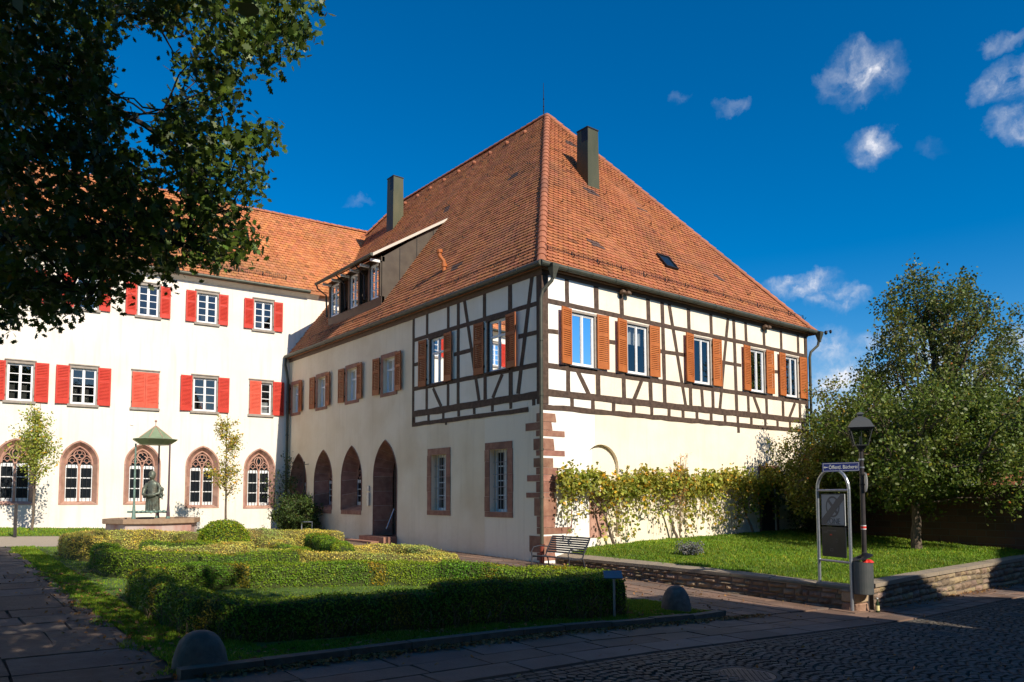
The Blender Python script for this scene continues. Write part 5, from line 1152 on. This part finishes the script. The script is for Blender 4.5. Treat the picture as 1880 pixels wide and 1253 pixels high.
# blue direction sign, seen from the street
sd = Vector((.78,-.625,0)).lerp(Vector((.95,-.2,0)), .0).normalized(); sn = Vector((-sd.y, sd.x, 0)); sn = -sn if sn.dot(Vector((-1,-1,0))) < 0 else sn
T = thing('direction_sign', 'blue street sign with white lettering on the lamp post', 'sign', (lx,ly,2.15), 'signs on the lamp post')
Fs = lambda u, z, d: Vector((lx,ly,2.175))-sd*.05+sd*u+Vector((0,0,z+(u)*.03))+sn*(.02+d)
b = MB(); b.box(Fs,-.70,.0,-.085,.085,-.008,.008); b.build('panel', M['blue'], T)
b = MB(); frame_rect(b, Fs, -.685, -.015, -.072, .072, .005, .008, .010); b.build('border', M['signshade'], T)
text('Öffentl. Bücherei', .098, lambda u,z,d: Fs(-.31+u, z-.004, .0105+d), M['signshade'], T, squash=.80)
b = MB(); b.box(Fs,-.665,-.60,-.006,.006,.009,.012); b.prism(Fs, [(-.675,0),(-.645,.022),(-.645,-.022)], .009, .012); b.build('arrow', M['signshade'], T)
b = MB(); b.tube([(lx,ly,2.29),(lx,ly,2.32)], .05, 10); b.tube([(lx,ly,2.17),(lx,ly,2.14)], .05, 10); b.build('clamp', M['galv'], T)
T = thing('round_sign', 'round traffic sign seen edge-on from behind, on the lamp post', 'sign', (lx,ly,1.9), 'signs on the lamp post')
q = Vector((.80,.60,0)).normalized(); side_ = Vector((lx,ly,1.88))+rt_*.06
b = MB(); ax = (rt_*.97-bk*.24).normalized(); a_ = ax.cross(Vector((0,0,1))).normalized()
lo = [[side_+ax*d+(a_*math.cos(2*PI*k/28)+Vector((0,0,1))*math.sin(2*PI*k/28))*r for k in range(28)] for r, d in ((.18,-.006),(.19,0),(.18,.006))]; b.loft(lo, caps=True); b.build('disc', M['curtain'], T)
b = MB(); b.tube([(lx,ly,2.0),(lx,ly,2.03)], .05, 8); b.tube([(lx,ly,1.82),(lx,ly,1.85)], .05, 8); b.build('clamp', M['darkmetal'], T)
# waste bin
bx_, by_ = lx-.24, ly-.066; bz = .06
T = thing('waste_bin', 'dark grey round waste bin with open lid hanging on the lamp post', 'bin', (bx_,by_,bz-.42))
b = MB(); c_ = (bx_,by_,bz-.42); cyl = lambda r, z, tilt=0: [(bx_+r*math.cos(2*PI*k/28), by_+r*math.sin(2*PI*k/28), bz+z+tilt*math.cos(2*PI*k/28-2.4)) for k in range(28)]
b.loft([cyl(.185,-.22),cyl(.19,-.21),cyl(.19,.36,.02),cyl(.18,.36,.02),cyl(.178,.30),cyl(.17,.28)]); b.add(cyl(.185,-.219), [tuple(range(28))]); b.build('body', M['bin'], T)
b = MB(); lc = Vector((bx_,by_,bz+.43)); lo = [[lc+Vector((r*math.cos(2*PI*k/28), r*math.sin(2*PI*k/28), z+.06*math.cos(2*PI*k/28+.6))) for k in range(28)] for r, z in ((.19,0),(.19,.012),(.10,.035),(.01,.04))]; b.loft(lo, caps=True); b.build('lid', M['darkmetal'], T)
b = MB(); rr = random.Random(2)
for k in range(5): b.lathe((bx_+.10+rr.uniform(-.05,.05), by_-.08+rr.uniform(-.05,.05), bz+.35), [(.02,-.04),(.06+rr.uniform(0,.02),0),(.045,.03),(.01,.05)], 7, k)
tag(b.build('litter', M['red']), 'crumpled red wrapper stuffed in the top of the waste bin', 'litter')
b = MB(); bo = (1.33,-7.72,g(1.33,-7.72)+.012); b.lathe(bo, [(.033,0),(.035,.01),(.035,.13),(.03,.16),(.013,.20),(.013,.245),(.015,.25)], 14); bt = b.build('bottle', M['bottle']); tag(bt, 'small glass bottle with cream label standing under the waste bin', 'bottle')
b = MB(); b.lathe(bo, [(.0356,.03),(.0358,.035),(.0358,.115),(.0356,.12)], 14); b.build('label_band', M['label'], bt); b = MB(); b.lathe(bo, [(.016,.235),(.016,.258)], 10); b.build('cap', M['signwhite'], bt)
# arched sign frame
pR = Vector((1.0,-7.42,0)); pL = Vector((1.26,-6.66,0)); dv_ = (pR-pL); Lw = dv_.length; du = dv_/Lw; dn = Vector((du.y,-du.x,0)); dn = dn if dn.dot(Vector((-1,-1,0)))>0 else -dn
T = thing('sign_frame', 'arched galvanised tube frame carrying a zone sign and a dark poster board', 'sign', tuple(pL+Vector((0,0,-.1))))
zR, zL = g(pR.x,pR.y), gl(pL.x,pL.y)
zs_ = 1.90; Rr = Lw/2; pts = [pL+Vector((0,0,zL-.1)), pL+Vector((0,0,zs_-.15))]
for k in range(13): a = PI*k/12; pts.append(pL+du*(Rr-Rr*math.cos(a))+Vector((0,0,zs_-.15+.38*math.sin(a))))
pts += [pR+Vector((0,0,zR-.05))]
b = MB(); b.tube(pts, .030, 10); b.build('tube_frame', M['galv'], T, smooth=False)
for z in (1.73, .40): b = MB(); b.tube([pL+Vector((0,0,z)), pR+Vector((0,0,z))], .022, 8); b.build('crossbar', M['galv'], T)
Fz = lambda u, z, d: pL+du*(Lw/2+u*.88)+Vector((0,0,z-.14))+dn*d
b = MB(); b.box(Fz,-.34,.34,1.21,1.80,-.01,.01); pz = b.build('zone_panel', M['signshade'], T)
b = MB(); frame_rect(b, Fz, -.335,.335,1.215,1.795,.014,.010,.0125)
uc_, zc_ = 0, 1.56; n = 32
ringp = lambda r, d: [Fz(uc_+r*math.cos(2*PI*k/n), zc_+r*math.sin(2*PI*k/n), d) for k in range(n)]
b.loft([ringp(.20,.012),ringp(.165,.012)])
for s_ in (1,-1): b.prism(Fz, [(uc_-.13*s_-.02*s_,zc_-.11-.02),(uc_-.11*s_,zc_-.15),(uc_+.15*s_,zc_+.11),(uc_+.11*s_,zc_+.15)] if s_ == 1 else [(uc_+.15,zc_-.11),(uc_+.11,zc_-.15),(uc_-.15,zc_+.11),(uc_-.11,zc_+.15)], .0115, .0125)
b.prism(Fz, [(-.335,1.22),(-.335,1.32),(.235,1.79),(.33,1.79),(.33,1.70),(-.22,1.22)], .0128, .0138); b.build('symbol', M['signgrey'], pz)
text('ZONE', .155, lambda u,z,d: Fz(u+.0, 1.285+z, .0142+d), M['signgrey'], pz)
b = MB(); b.box(Fz,-.34,.34,.62,1.18,-.012,.012); bd = b.build('poster_board', M['board'], T); b = MB(); rr = random.Random(1)
for u,z,w_,h_,c_ in ((-.05,1.11,.26,.02,0),(-.22,1.08,.1,.03,0),(.1,.93,.06,.06,0),(-.06,.75,.08,.05,0)): frame_rect(b, Fz, u-w_/2,u+w_/2,z-h_/2,z+h_/2,.006,.0125,.0135)
b.build('print', M['signgrey'], bd); b = MB(); b.box(Fz,-.10,-.04,1.02,1.045,.0125,.0135); b.build('print', M['red'], bd)

# ================================================================== trees and plants
def limbs(b, base, targets, r0, split=.45):
    for t in targets: b.tube(curve(base, t, 6, .04, .10), [r0*(1-.8*k/6) for k in range(7)], 5, caps=False)
def young_tree(x, y, trunk_h, z_top, rad, nleaf, label, hue, lean=(0,0)):
    z = g(x,y); T = thing('young_tree', label, 'tree', (x,y,z), 'young trees in front of the white wing'); b = MB(); top = Vector((x+lean[0],y+lean[1],z_top)); b.tube(curve((x,y,z-.05), top, 9, 0, .03), [.045*(1-.85*k/9) for k in range(10)], 7)
    pts = []; 
    for k in range(34):
        t = random.uniform(0,1); z0 = trunk_h+(z_top-trunk_h)*t*.85; p0 = Vector((x,y,z0)).lerp(Vector((top.x,top.y,z0)), (z0-z)/(z_top-z)); a = random.uniform(0,2*PI); R = rad*(1-.62*t)*random.uniform(.55,1.05)
        p1 = p0+Vector((R*math.cos(a),R*math.sin(a),R*random.uniform(.8,1.7)*.8)); p1.z = min(p1.z, z_top+.1); cv = curve(p0, p1, 5, -.03, .06); b.tube(cv, [.012*(1-.8*i/5) for i in range(6)], 4, caps=False)
        for q in cv[1:]:
            for _ in range(int(nleaf/34/5)): pts.append(q+Vector(rng.normal(0,.10,3)))
    b.build('trunk', M['bark'], T); leaves('crown', np.array(pts), .075, M['young'], T, 'oval', .35, .25, .12, None, 0, np.array(hue)); return T
young_tree(-9.30,15.0,1.95,4.75,.85,4300,'young tree with leafy yellow-green crown before the leftmost stone windows',(1,1.05,1),(.1,-.1))
young_tree(-3.84,12.5,1.55,4.55,.78,2300,'thin young tree with sparse yellowing leaves right of the fountain',(1.15,1,.9))
def bush_tree(name, label, cat, x, y, gz, trunk_h, clumps, r0, leafmat, lsize, per, hue=(1,1,1), autumn=.03, fruits=0, group=None, spread=.42, bark='bark', shp='oval', low=.35):
    T = thing(name, label, cat, (x,y,gz), group); b = MB(); fork = Vector((x,y,gz+trunk_h)); b.tube(curve((x,y,gz-.1), fork, 5, 0, .05), [r0*(1-.35*k/5) for k in range(6)], 10)
    pts = []; fr = []
    hubs = [Vector(c) for c in clumps]
    for i, c in enumerate(hubs):
        st = fork if (c-fork).length < 2.2 or i == 0 else min(hubs[:i], key=lambda h: (h-c).length+ (h-fork).length*.35); st = fork.lerp(st, .75) if st is not fork else st
        cv = curve(st, c, 6, .03, .12); rb = max(.012, r0*.42*min(1,(c-fork).length/4+.35)*random.uniform(.5,.9)); b.tube(cv, [rb*(1-.8*k/6) for k in range(7)], 5, caps=False)
        nb = 7
        for k in range(nb):
            d = Vector(rng.normal(0,1,3)); d.normalize(); e = c+d*spread*random.uniform(.7,1.3); b.tube(curve(c,e,3,0,.1), [.010,.008,.006,.003], 3, caps=False)
            m = int(per/nb); pts.append(np.array(e)+rng.normal(0,spread*.34,(m,3))); 
            if fruits and random.random() < fruits: fr.append(e+Vector(rng.normal(0,.1,3)))
    b.build('trunk', M[bark], T); P = np.concatenate(pts); P = P[P[:,2] > gz+low]
    leaves('crown', P, lsize, M[leafmat], T, shp, .35, .30, autumn, None, 0, np.array(hue))
    if fr:
        for p in fr[:95]: b = MB(); b.lathe(p, [(.005,-.033),(.028,-.02),(.036,0),(.03,.022),(.006,.03)], 6); b.build('apple', M['fruit'], T)
    return T
def ell(n, c, r, zmin=-9, seed=0, shell=.35, keep=None):
    rr = np.random.default_rng(seed); o = []
    while len(o) < n:
        d = rr.normal(size=3); d /= np.linalg.norm(d); s_ = (shell+(1-shell)*rr.random()); p = np.array(c)+d*s_*np.array(r)*rr.uniform(.85,1.1)
        if p[2] < zmin or (keep and not keep(p)): continue
        if all(np.linalg.norm(p-q) > .28 for q in o[-40:]): o.append(p)
    return [tuple(p) for p in o]
lg = 'trees at the back of the lawn'
bush_tree('apple_tree', 'broad dark green apple tree on the lawn behind the street lamp', 'tree', 9.4, -5.0, gl(9.4,-5), 1.25, ell(150,(10.0,-5.0,3.0),(3.3,3.0,1.8),1.2,1), .15, 'apple', .092, 330, (.9,1,.9), .02, .10, lg)
bush_tree('fruit_tree', 'smaller apple tree with red apples growing close to the house wall', 'tree', 10.3, -2.0, gl(10.3,-2), 1.0, ell(64,(9.9,-2.1,2.4),(1.75,1.35,1.7),.8,2)+[(9.9,-2.3,4.1),(10.1,-2.2,4.5),(10.0,-2.2,4.9),(9.8,-2.2,3.7)], .10, 'apple', .080, 290, (1.2,1.05,.9), .05, .30, lg)
bush_tree('tall_tree', 'tall loose-crowned tree with thin upright tips rising behind the apple tree', 'tree', 15.1, -3.7, -.4, 2.0,
  [(15.1+math.cos(k*2.4)*r_, -3.7+math.sin(k*2.4)*r_, z_*.905) for k,(r_,z_) in enumerate([(a,b_) for b_,rs_ in ((3.2,(1.2,2.2,3.0)),(3.9,(.8,1.8,2.6,3.2)),(4.6,(.5,1.5,2.3,3.0)),(5.3,(.6,1.4,2.2,3.0)),(6.0,(.4,1.2,2.0,2.8)),(6.7,(.4,1.1,1.8,2.5)),(7.4,(.3,1.0,1.7,2.3)),(8.0,(.5,1.2,1.9)),(8.6,(.4,1.0,1.6)),(9.2,(.3,.9))) for a in rs_ for _ in range(3 if b_ < 6.5 else 2)])]+[(13.8,-2.7,8.51),(13.7,-2.6,8.14),(13.8,-2.7,7.69),(13.9,-2.8,7.23),(13.9,-2.7,6.68),(13.4,-2.3,6.04),(13.2,-2.1,5.49),(12.9,-1.8,4.94),(13.3,-2.3,4.58),(15.2,-3.0,8.42),(15.2,-3.3,7.87),(16.3,-4.3,7.96),(16.3,-4.1,7.32),(16.9,-5.0,6.77),(16.8,-4.9,6.13),(17.3,-5.4,5.49),(14.4,-3.2,9.06),(14.3,-3.1,8.69),(15.9,-4.0,8.88),(12.6,-1.6,4.21),(17.6,-5.7,6.31)], .17, 'poplar', .100, 370, (1,1,1), .03, 0, lg, .46)
bush_tree('garden_tree', 'green tree at the right edge beyond the brick wall', 'tree', 17.5, -7.6, -.4, 2.2, ell(80,(17.2,-8.4,4.0),(2.0,2.3,2.2),2,5), .15, 'poplar', .10, 260, (.9,1,.9), .03, 0, lg)
bush_tree('garden_bush', 'dark green bush filling the corner behind the left edge of the lawn', 'bush', 11.4, -.9, gl(11.4,-.9), .5, ell(48,(11.2,-1.0,1.6),(1.2,.9,1.3),.5,6), .07, 'shrub', .08, 260, (1.2,1.1,1), .02, 0, lg, .36, low=.05)
bush_tree('garden_bush', 'dark bush in front of the brick wall right of the tree trunk', 'bush', 15.0, -1.5, -.3, .7, ell(80,(15.2,-1.2,3.0),(2.2,3.0,2.3),.8,16), .09, 'poplar', .10, 260, (.8,.9,.9), .02, 0, lg, .45)
# bush and climber in the courtyard corner
bush_tree('corner_bush', 'dense dark green bush against the wall in the courtyard corner', 'bush', -.55, 14.0, .2, .3, ell(60,(-.62,13.9,.75),(.60,1.6,.80),.2,7)+[(-.3,15.0,1.7),(-.25,15.3,2.1)], .04, 'shrub', .07, 260, (1.3,1.2,1), .03, 0, None, .24, low=.02)
T = thing('climbing_plant', 'thin climbing plant round the left downpipe in the courtyard corner', 'climber', (-.15,16.0,.2)); b = MB(); P = []
for k in range(5):
    e = [(-.2,15.9,2.9),(-.5,16.25,2.6),(-.3,15.95,3.3),(-.9,16.3,2.3),(-.2,15.6,1.6)][k]; cv = curve((-.25,15.9,.15), e, 9, .02, .22); b.tube(cv, .010, 4)
    for q in cv[2:]: P += [np.array(q)+rng.normal(0,.13,3) for _ in range(26)]
b.build('stem', M['bark'], T); leaves('foliage', np.array(P), .075, M['shrub'], T, 'oval', .35, .3, .03, None, 0, np.array([1.2,1.1,1]))
# grape vine on the sunny wall
def vine(x0, x1, label, seed, dx=0):
    rr = random.Random(seed); xs = (x0+x1)/2; T = thing('grape_vine', label, 'vine', (xs,-.25,gl(xs,-.2)), 'grape vines trained along the sunny wall'); b = MB(); P = []
    foot = Vector((xs+dx,-.22,gl(xs,-.2)-.03)); hub = Vector((xs+dx-.45,-.16,1.35)); cv0 = curve(foot, hub, 7, 0, .10); b.tube(cv0, [.045*(1-.4*i/7) for i in range(8)], 7)
    for e in [(x0+.2,1.75),(x0+.6,1.2),(xs-.4,2.0),(xs+.3,1.9),(x1-.3,1.8),(x1-.8,1.25)]:
        cv = curve(hub, (e[0],-.15,e[1]+(xs>5)*.1), 8, .02, .14); b.tube(cv, [.022*(1-.6*i/8) for i in range(9)], 5)
    x = x0
    while x < x1:    # trailing shoots from the top wire
        zt_ = 2.08+.10*math.sin(x*1.9)+.06*math.sin(x*5.3)+rr.uniform(-.07,.07)+(.1 if x > 5 else 0); zb_ = zt_-rr.choice((.5,.8,1.1,1.5,1.7)); zb_ = max(zb_, gl(x,0)+.15); 
        cv = curve((x,-.18,zt_), (x+rr.uniform(-.15,.15),-.22,zb_), 6, 0, .12); b.tube(cv, .005, 3)
        for _ in range(74): 
            z = zt_+rr.gauss(-.12,.15); P.append((x+rr.gauss(0,.08), -.22-abs(rr.gauss(0,.11)), z))
        for _ in range(int(30*(zt_-zb_)*rr.uniform(.3,1.5))): t = rr.random(); P.append((x+rr.gauss(0,.07), -.20-abs(rr.gauss(0,.07)), zt_-(zt_-zb_)*t))
        if rr.random() < .3: cv = curve((x,-.2,zt_), (x+rr.uniform(-.2,.2),-.25,zt_+rr.uniform(.15,.4)), 4, 0, .1); b.tube(cv, .004, 3); P += [tuple(np.array(q)+rng.normal(0,.04,3)) for q in cv for _ in range(5)]
        x += .115
    b.build('stem', M['bark'], T); leaves('foliage', np.array(P), .082, M['vine'], T, 'vine', .4, .28, .09, np.tile([0,-1,.4],(len(P),1)), .35)
    return T
vine(.35,3.6,'grape vine nearest the bench, from the stone quoins across the blocked arch',1,.4); vine(3.5,6.9,'middle grape vine with bare stems forking low above the grass',2,-.2); vine(6.8,10.4,'furthest grape vine, reaching the stone door frame by the trees',3,.2)
b = MB(); b.tube([(.86,-.14,.8),(.86,-.14,2.2)], .012, 5); tag(b.build('trellis_rod', M['cast']), 'thin rusty upright rod in the vine beside the quoins', 'rod')
# pinkish dry shrub tip above the vine and the grey shrub on the lawn
T = thing('dry_shrub', 'pale dry twiggy shrub rising above the middle of the vine', 'shrub', (5.0,-.3,.4)); b = MB(); P = []
for k in range(16): e = (5.0+random.uniform(-.35,.35),-.3+random.uniform(-.1,.1),random.uniform(2.2,2.95)); cv = curve((5.0,-.3,.35), e, 7, 0, .06); b.tube(cv, .005, 3); P += [np.array(q)+rng.normal(0,.05,3) for q in cv[4:] for _ in range(9)]
b.build('stem', M['twig'], T); leaves('foliage', np.array(P), .04, M['young'], T, 'small', .3, .25, .5, None, 0, np.array([1.3,.85,1.6]))
T = thing('lavender_bush', 'low wispy grey shrub growing in the bright lawn', 'shrub', (2.55,-2.6,.1)); b = MB(); P = []; gz = gl(2.55,-2.6)
for k in range(60): a = random.uniform(0,2*PI); r_ = random.uniform(.1,.38); e = (2.55+r_*math.cos(a),-2.6+r_*math.sin(a),gz+random.uniform(.08,.34)); cv = curve((2.55,-2.6,gz), e, 4, .05, .05); b.tube(cv, .004, 3); P += [np.array(q)+rng.normal(0,.02,3) for q in cv[1:] for _ in range(10)]
b.build('stem', M['twig'], T); leaves('foliage', np.array(P), .035, M['lavender'], T, 'small', .3, .25)
# red-roofed neighbour beyond the trees
T = thing('neighbour_house', 'neighbouring house with red tiled roof at the right edge behind the trees', 'house', (36,-4,-.6)); b = MB(); b.wbox(31,42,-11,.5,-1,2.1); b.build('wall', M['plasterC'], T)
b = MB(); b.add([(30.5,-11.5,2.0),(30.5,1,2.0),(42.5,-11.5,2.0),(42.5,1,2.0),(36.5,-11.5,7.2),(36.5,1,7.2)], [(0,1,5,4),(2,4,5,3),(0,4,2),(1,3,5)]); nr = b.build('roof', M['tileF'], T)
tiles('roof_tiles', (30.5,-11.5,2.02), (0,1,0), Vector((6,0,5.2)), lambda u,v: u < 12.5 and v < 7.9, 12.6, 7.9, M['tileF'], nr, w=.3, row=.28, seed=31)

# ================================================================== the oak whose branches hang into the view
def camray(px, py, t):
    v = _f+_r2*((px-940)/1377.4)-_u2*((py-626.5-194.8)/1377.4); return Vector(CAMP)+v*t
poly = [(-60,-60),(580,-60),(592,8),(562,40),(578,72),(560,108),(515,118),(500,160),(455,182),(425,195),(405,232),(440,225),(478,212),(500,240),(532,262),(505,282),(470,270),(488,318),(512,342),(480,362),(452,380),(470,425),(498,468),(476,484),(440,470),(432,502),(404,486),(372,506),(352,486),(310,532),(290,512),(262,508),(232,552),(206,544),(190,580),(150,566),(144,606),(110,598),(80,592),(52,588),(20,612),(-60,600)]
gaps = [[(222,40),(262,48),(300,60),(312,110),(322,150),(300,190),(262,182),(232,150),(205,112)], [(205,128),(240,160),(262,205),(240,215),(212,170)], [(330,60),(352,80),(345,112),(330,100)], [(232,188),(268,196),(288,235),(255,250),(235,225)], [(56,300),(82,318),(70,345),(50,330)], [(395,200),(425,200),(410,238),(385,225)], [(430,110),(470,128),(462,150),(432,140)], [(250,258),(300,270),(292,300),(258,290)], [(82,200),(120,210),(100,232)], [(340,130),(372,150),(360,185),(336,168)], [(300,345),(330,355),(322,385),(300,372)], [(150,330),(172,338),(160,360)]]
def inside(p, P):
    c_ = False; j = len(P)-1
    for i in range(len(P)):
        if (P[i][1] > p[1]) != (P[j][1] > p[1]) and p[0] < (P[j][0]-P[i][0])*(p[1]-P[i][1])/(P[j][1]-P[i][1])+P[i][0]: c_ = not c_
        j = i
    return c_
T = thing('oak_tree', 'big dark oak whose leafy branches hang into the upper left of the view', 'tree', (-17.2,-7.5,.15)); b = MB(); fork = Vector((-16.6,-7.2,3.2))
b.tube([(-17.2,-7.5,0),(-17.1,-7.45,1.2),(-16.8,-7.3,2.4),(-16.6,-7.2,3.2),(-16.3,-7.0,5.5),(-16.2,-7.0,8.5),(-16.0,-7.2,11)], [.48,.40,.37,.34,.25,.17,.06], 14)
limb_px = [[(-60,455),(0,432),(110,428),(215,432),(285,438),(345,452),(400,470)], [(-60,100),(20,130),(90,158),(150,165),(215,205),(262,228),(310,262),(345,300),(372,340),(396,392)], [(-40,330),(30,300),(110,262),(190,300),(240,330)], [(280,-40),(292,20),(298,60),(316,92),(318,120)], [(420,-50),(400,30),(372,80),(352,120),(330,180)], [(520,-50),(500,20),(490,70),(478,120)], [(310,262),(360,268),(410,252),(470,262)], [(-40,560),(40,530),(110,520),(170,540)], [(150,165),(142,260),(138,340),(130,430)], [(215,205),(260,210),(302,200)]]
nodes = []
for i, l in enumerate(limb_px):
    n = len(l); dep = [8.2,8.8,8.6,9.0,9.4,9.6,8.9,8.0,8.6,8.7][i]; pts = [camray(x, y, dep+.35*math.sin(k*1.1+i)) for k,(x,y) in enumerate(l)]; r0 = [.085,.06,.045,.022,.03,.028,.022,.04,.035,.018][i]
    b.tube(pts, [max(.007, r0*(1-.8*k/(n-1))) for k in range(n)], 7, caps=False); nodes += [pts[k].lerp(pts[k+1], q_/5) for k in range(n-1) for q_ in range(5)]+[pts[-1]]
for st in (camray(-60,455,8.2), camray(-60,100,8.8), camray(-40,330,8.6), camray(-40,560,8.0)): b.tube(curve(fork+Vector((0,0,random.uniform(0,2))), st, 7, .03, .05), [.16-.012*k for k in range(8)], 8, caps=False)
for st in (camray(280,-40,9.0), camray(420,-50,9.4), camray(520,-50,9.6)): b.tube(curve((-16.2,-7.0,8), st, 8, .06, .05), [.13-.012*k for k in range(9)], 7, caps=False)
pts = []; rr = random.Random(21); cl = 0
while cl < 1330:
    x, y = rr.uniform(-60,600), rr.uniform(-60,620)
    if not inside((x,y), poly) or any(inside((x+dx,y+dy), G_) for G_ in gaps for dx,dy in ((0,0),(11,0),(-11,0),(0,11),(0,-11))): continue
    if not all(inside((x+dx,y+dy), poly) for dx,dy in ((17,0),(-17,0),(0,17),(0,-17))) and rr.random() < .82: continue
    t = rr.uniform(7.2,10.6); c_ = camray(x, y, t); m = 17
    q = np.array(c_)+rng.normal(0,.085,(m,3)); pts.append(q); cl += 1
    if cl % 2 == 0:
        near = min(nodes, key=lambda n_: (n_-c_).length)
        if (near-c_).length < .9: b.tube(curve(near, c_, 4, 0, .12), [.012,.010,.008,.006,.004], 4, caps=False)
leafp = np.concatenate(pts)
# the rest of the crown, beside and above the camera
R3 = np.array([[*_r2],[*_u2],[*_f]]); off = []
while len(off) < 1600:
    d = rr.gauss(0,1), rr.gauss(0,1), rr.gauss(0,1); L_ = math.sqrt(sum(a*a for a in d)); s_ = rr.uniform(.35,1)/L_; p = np.array((-14.2,-9.6,8.6))+np.array(d)*s_*np.array((6.8,6.2,3.8))
    q = R3@(p-np.array(CAMP)); 
    if q[2] > .2:
        X = 940+1377.4*q[0]/q[2]; Y = 626.5+194.8-1377.4*q[1]/q[2]
        if -150 < X < 1950 and Y > -130: continue
    if p[0] > -10.35 : continue
    off.append(p)
while len(off) < 2050:    # low boughs over the path and the viewer
    p = np.array((rr.uniform(-15,-10.7), rr.uniform(-15,-8), rr.uniform(5.0,8.2))); q = R3@(p-np.array(CAMP))
    if q[2] > .1 and 821.3-1377.4*q[1]/q[2] > -130: continue
    off.append(p)
low = []
while len(low) < 150:    # boughs high over the viewer that dapple the front hedge
    p = np.array((rr.uniform(-10.7,-7.4), rr.uniform(-15.8,-12.6), rr.uniform(6.2,8.6))); q = R3@(p-np.array(CAMP))
    if q[2] > .1 and 821.3-1377.4*q[1]/q[2] > -130: continue
    low.append(p)
off += low
for k in range(0,150,10): b.tube(curve((-16.2,-7.0,7.5), low[k], 9, .05, .05), [.07-.007*j for j in range(10)], 5, caps=False)
big = np.concatenate([p+rng.normal(0,.22,(22,3)) for p in off])
for k in range(0,1600,16): b.tube(curve((-16.4,-7.1,rr.uniform(3.2,8)), off[k], 5, .03, .06), [.06,.045,.03,.02,.012,.006], 5, caps=False)
b.build('trunk', M['oakbark'], T)
leaves('crown', leafp, .086, M['oakleaf'], T, 'oak', .35, .32, .015)
leaves('crown_rear', big, .17, M['oakleaf'], T, 'oval', .3, .3, .02)
# houses across the street, behind the camera: they shade the foreground
def street_house(label, prof, x0, x1, y0=-20, dep=9, ze=6.4):
    T = thing('street_house', label, 'house', ((x0+x1)/2, y0-dep/2, 0), 'houses across the street'); b = MB(); b.wbox(x0,x1,y0-dep,y0,-1,ze); b.build('wall', M['paleplaster'], T)
    b = MB(); n = len(prof); b.add([(x,y0,z) for x,z in prof]+[(x,y0-dep,z) for x,z in prof], [tuple(range(n)),tuple(range(2*n-1,n-1,-1))]+[(i,(i+1)%n,n+(i+1)%n,n+i) for i in range(n)]); b.build('roof', M['dull'], T)
street_house('long plastered house across the street behind the viewer', [(-40,6.2),(-.2,6.2),(1.30,6.7),(1.20,7.05),(0.0,10.58),(-40,10.75)], -40, 1.2)
street_house('gabled house across the street behind the viewer', [(1.2,6.2),(7.5,6.2),(7.5,7.3),(6.5,7.4),(5.6,8.25),(4.9,8.6),(3.1,9.3),(1.75,8.0),(1.2,6.8)], 1.2, 7.5)
street_house('tall house across the street at the end of the row', [(7.6,6.2),(40,6.2),(40,9.9),(12,9.9),(7.9,8.8),(7.6,8.2)], 7.6, 40)
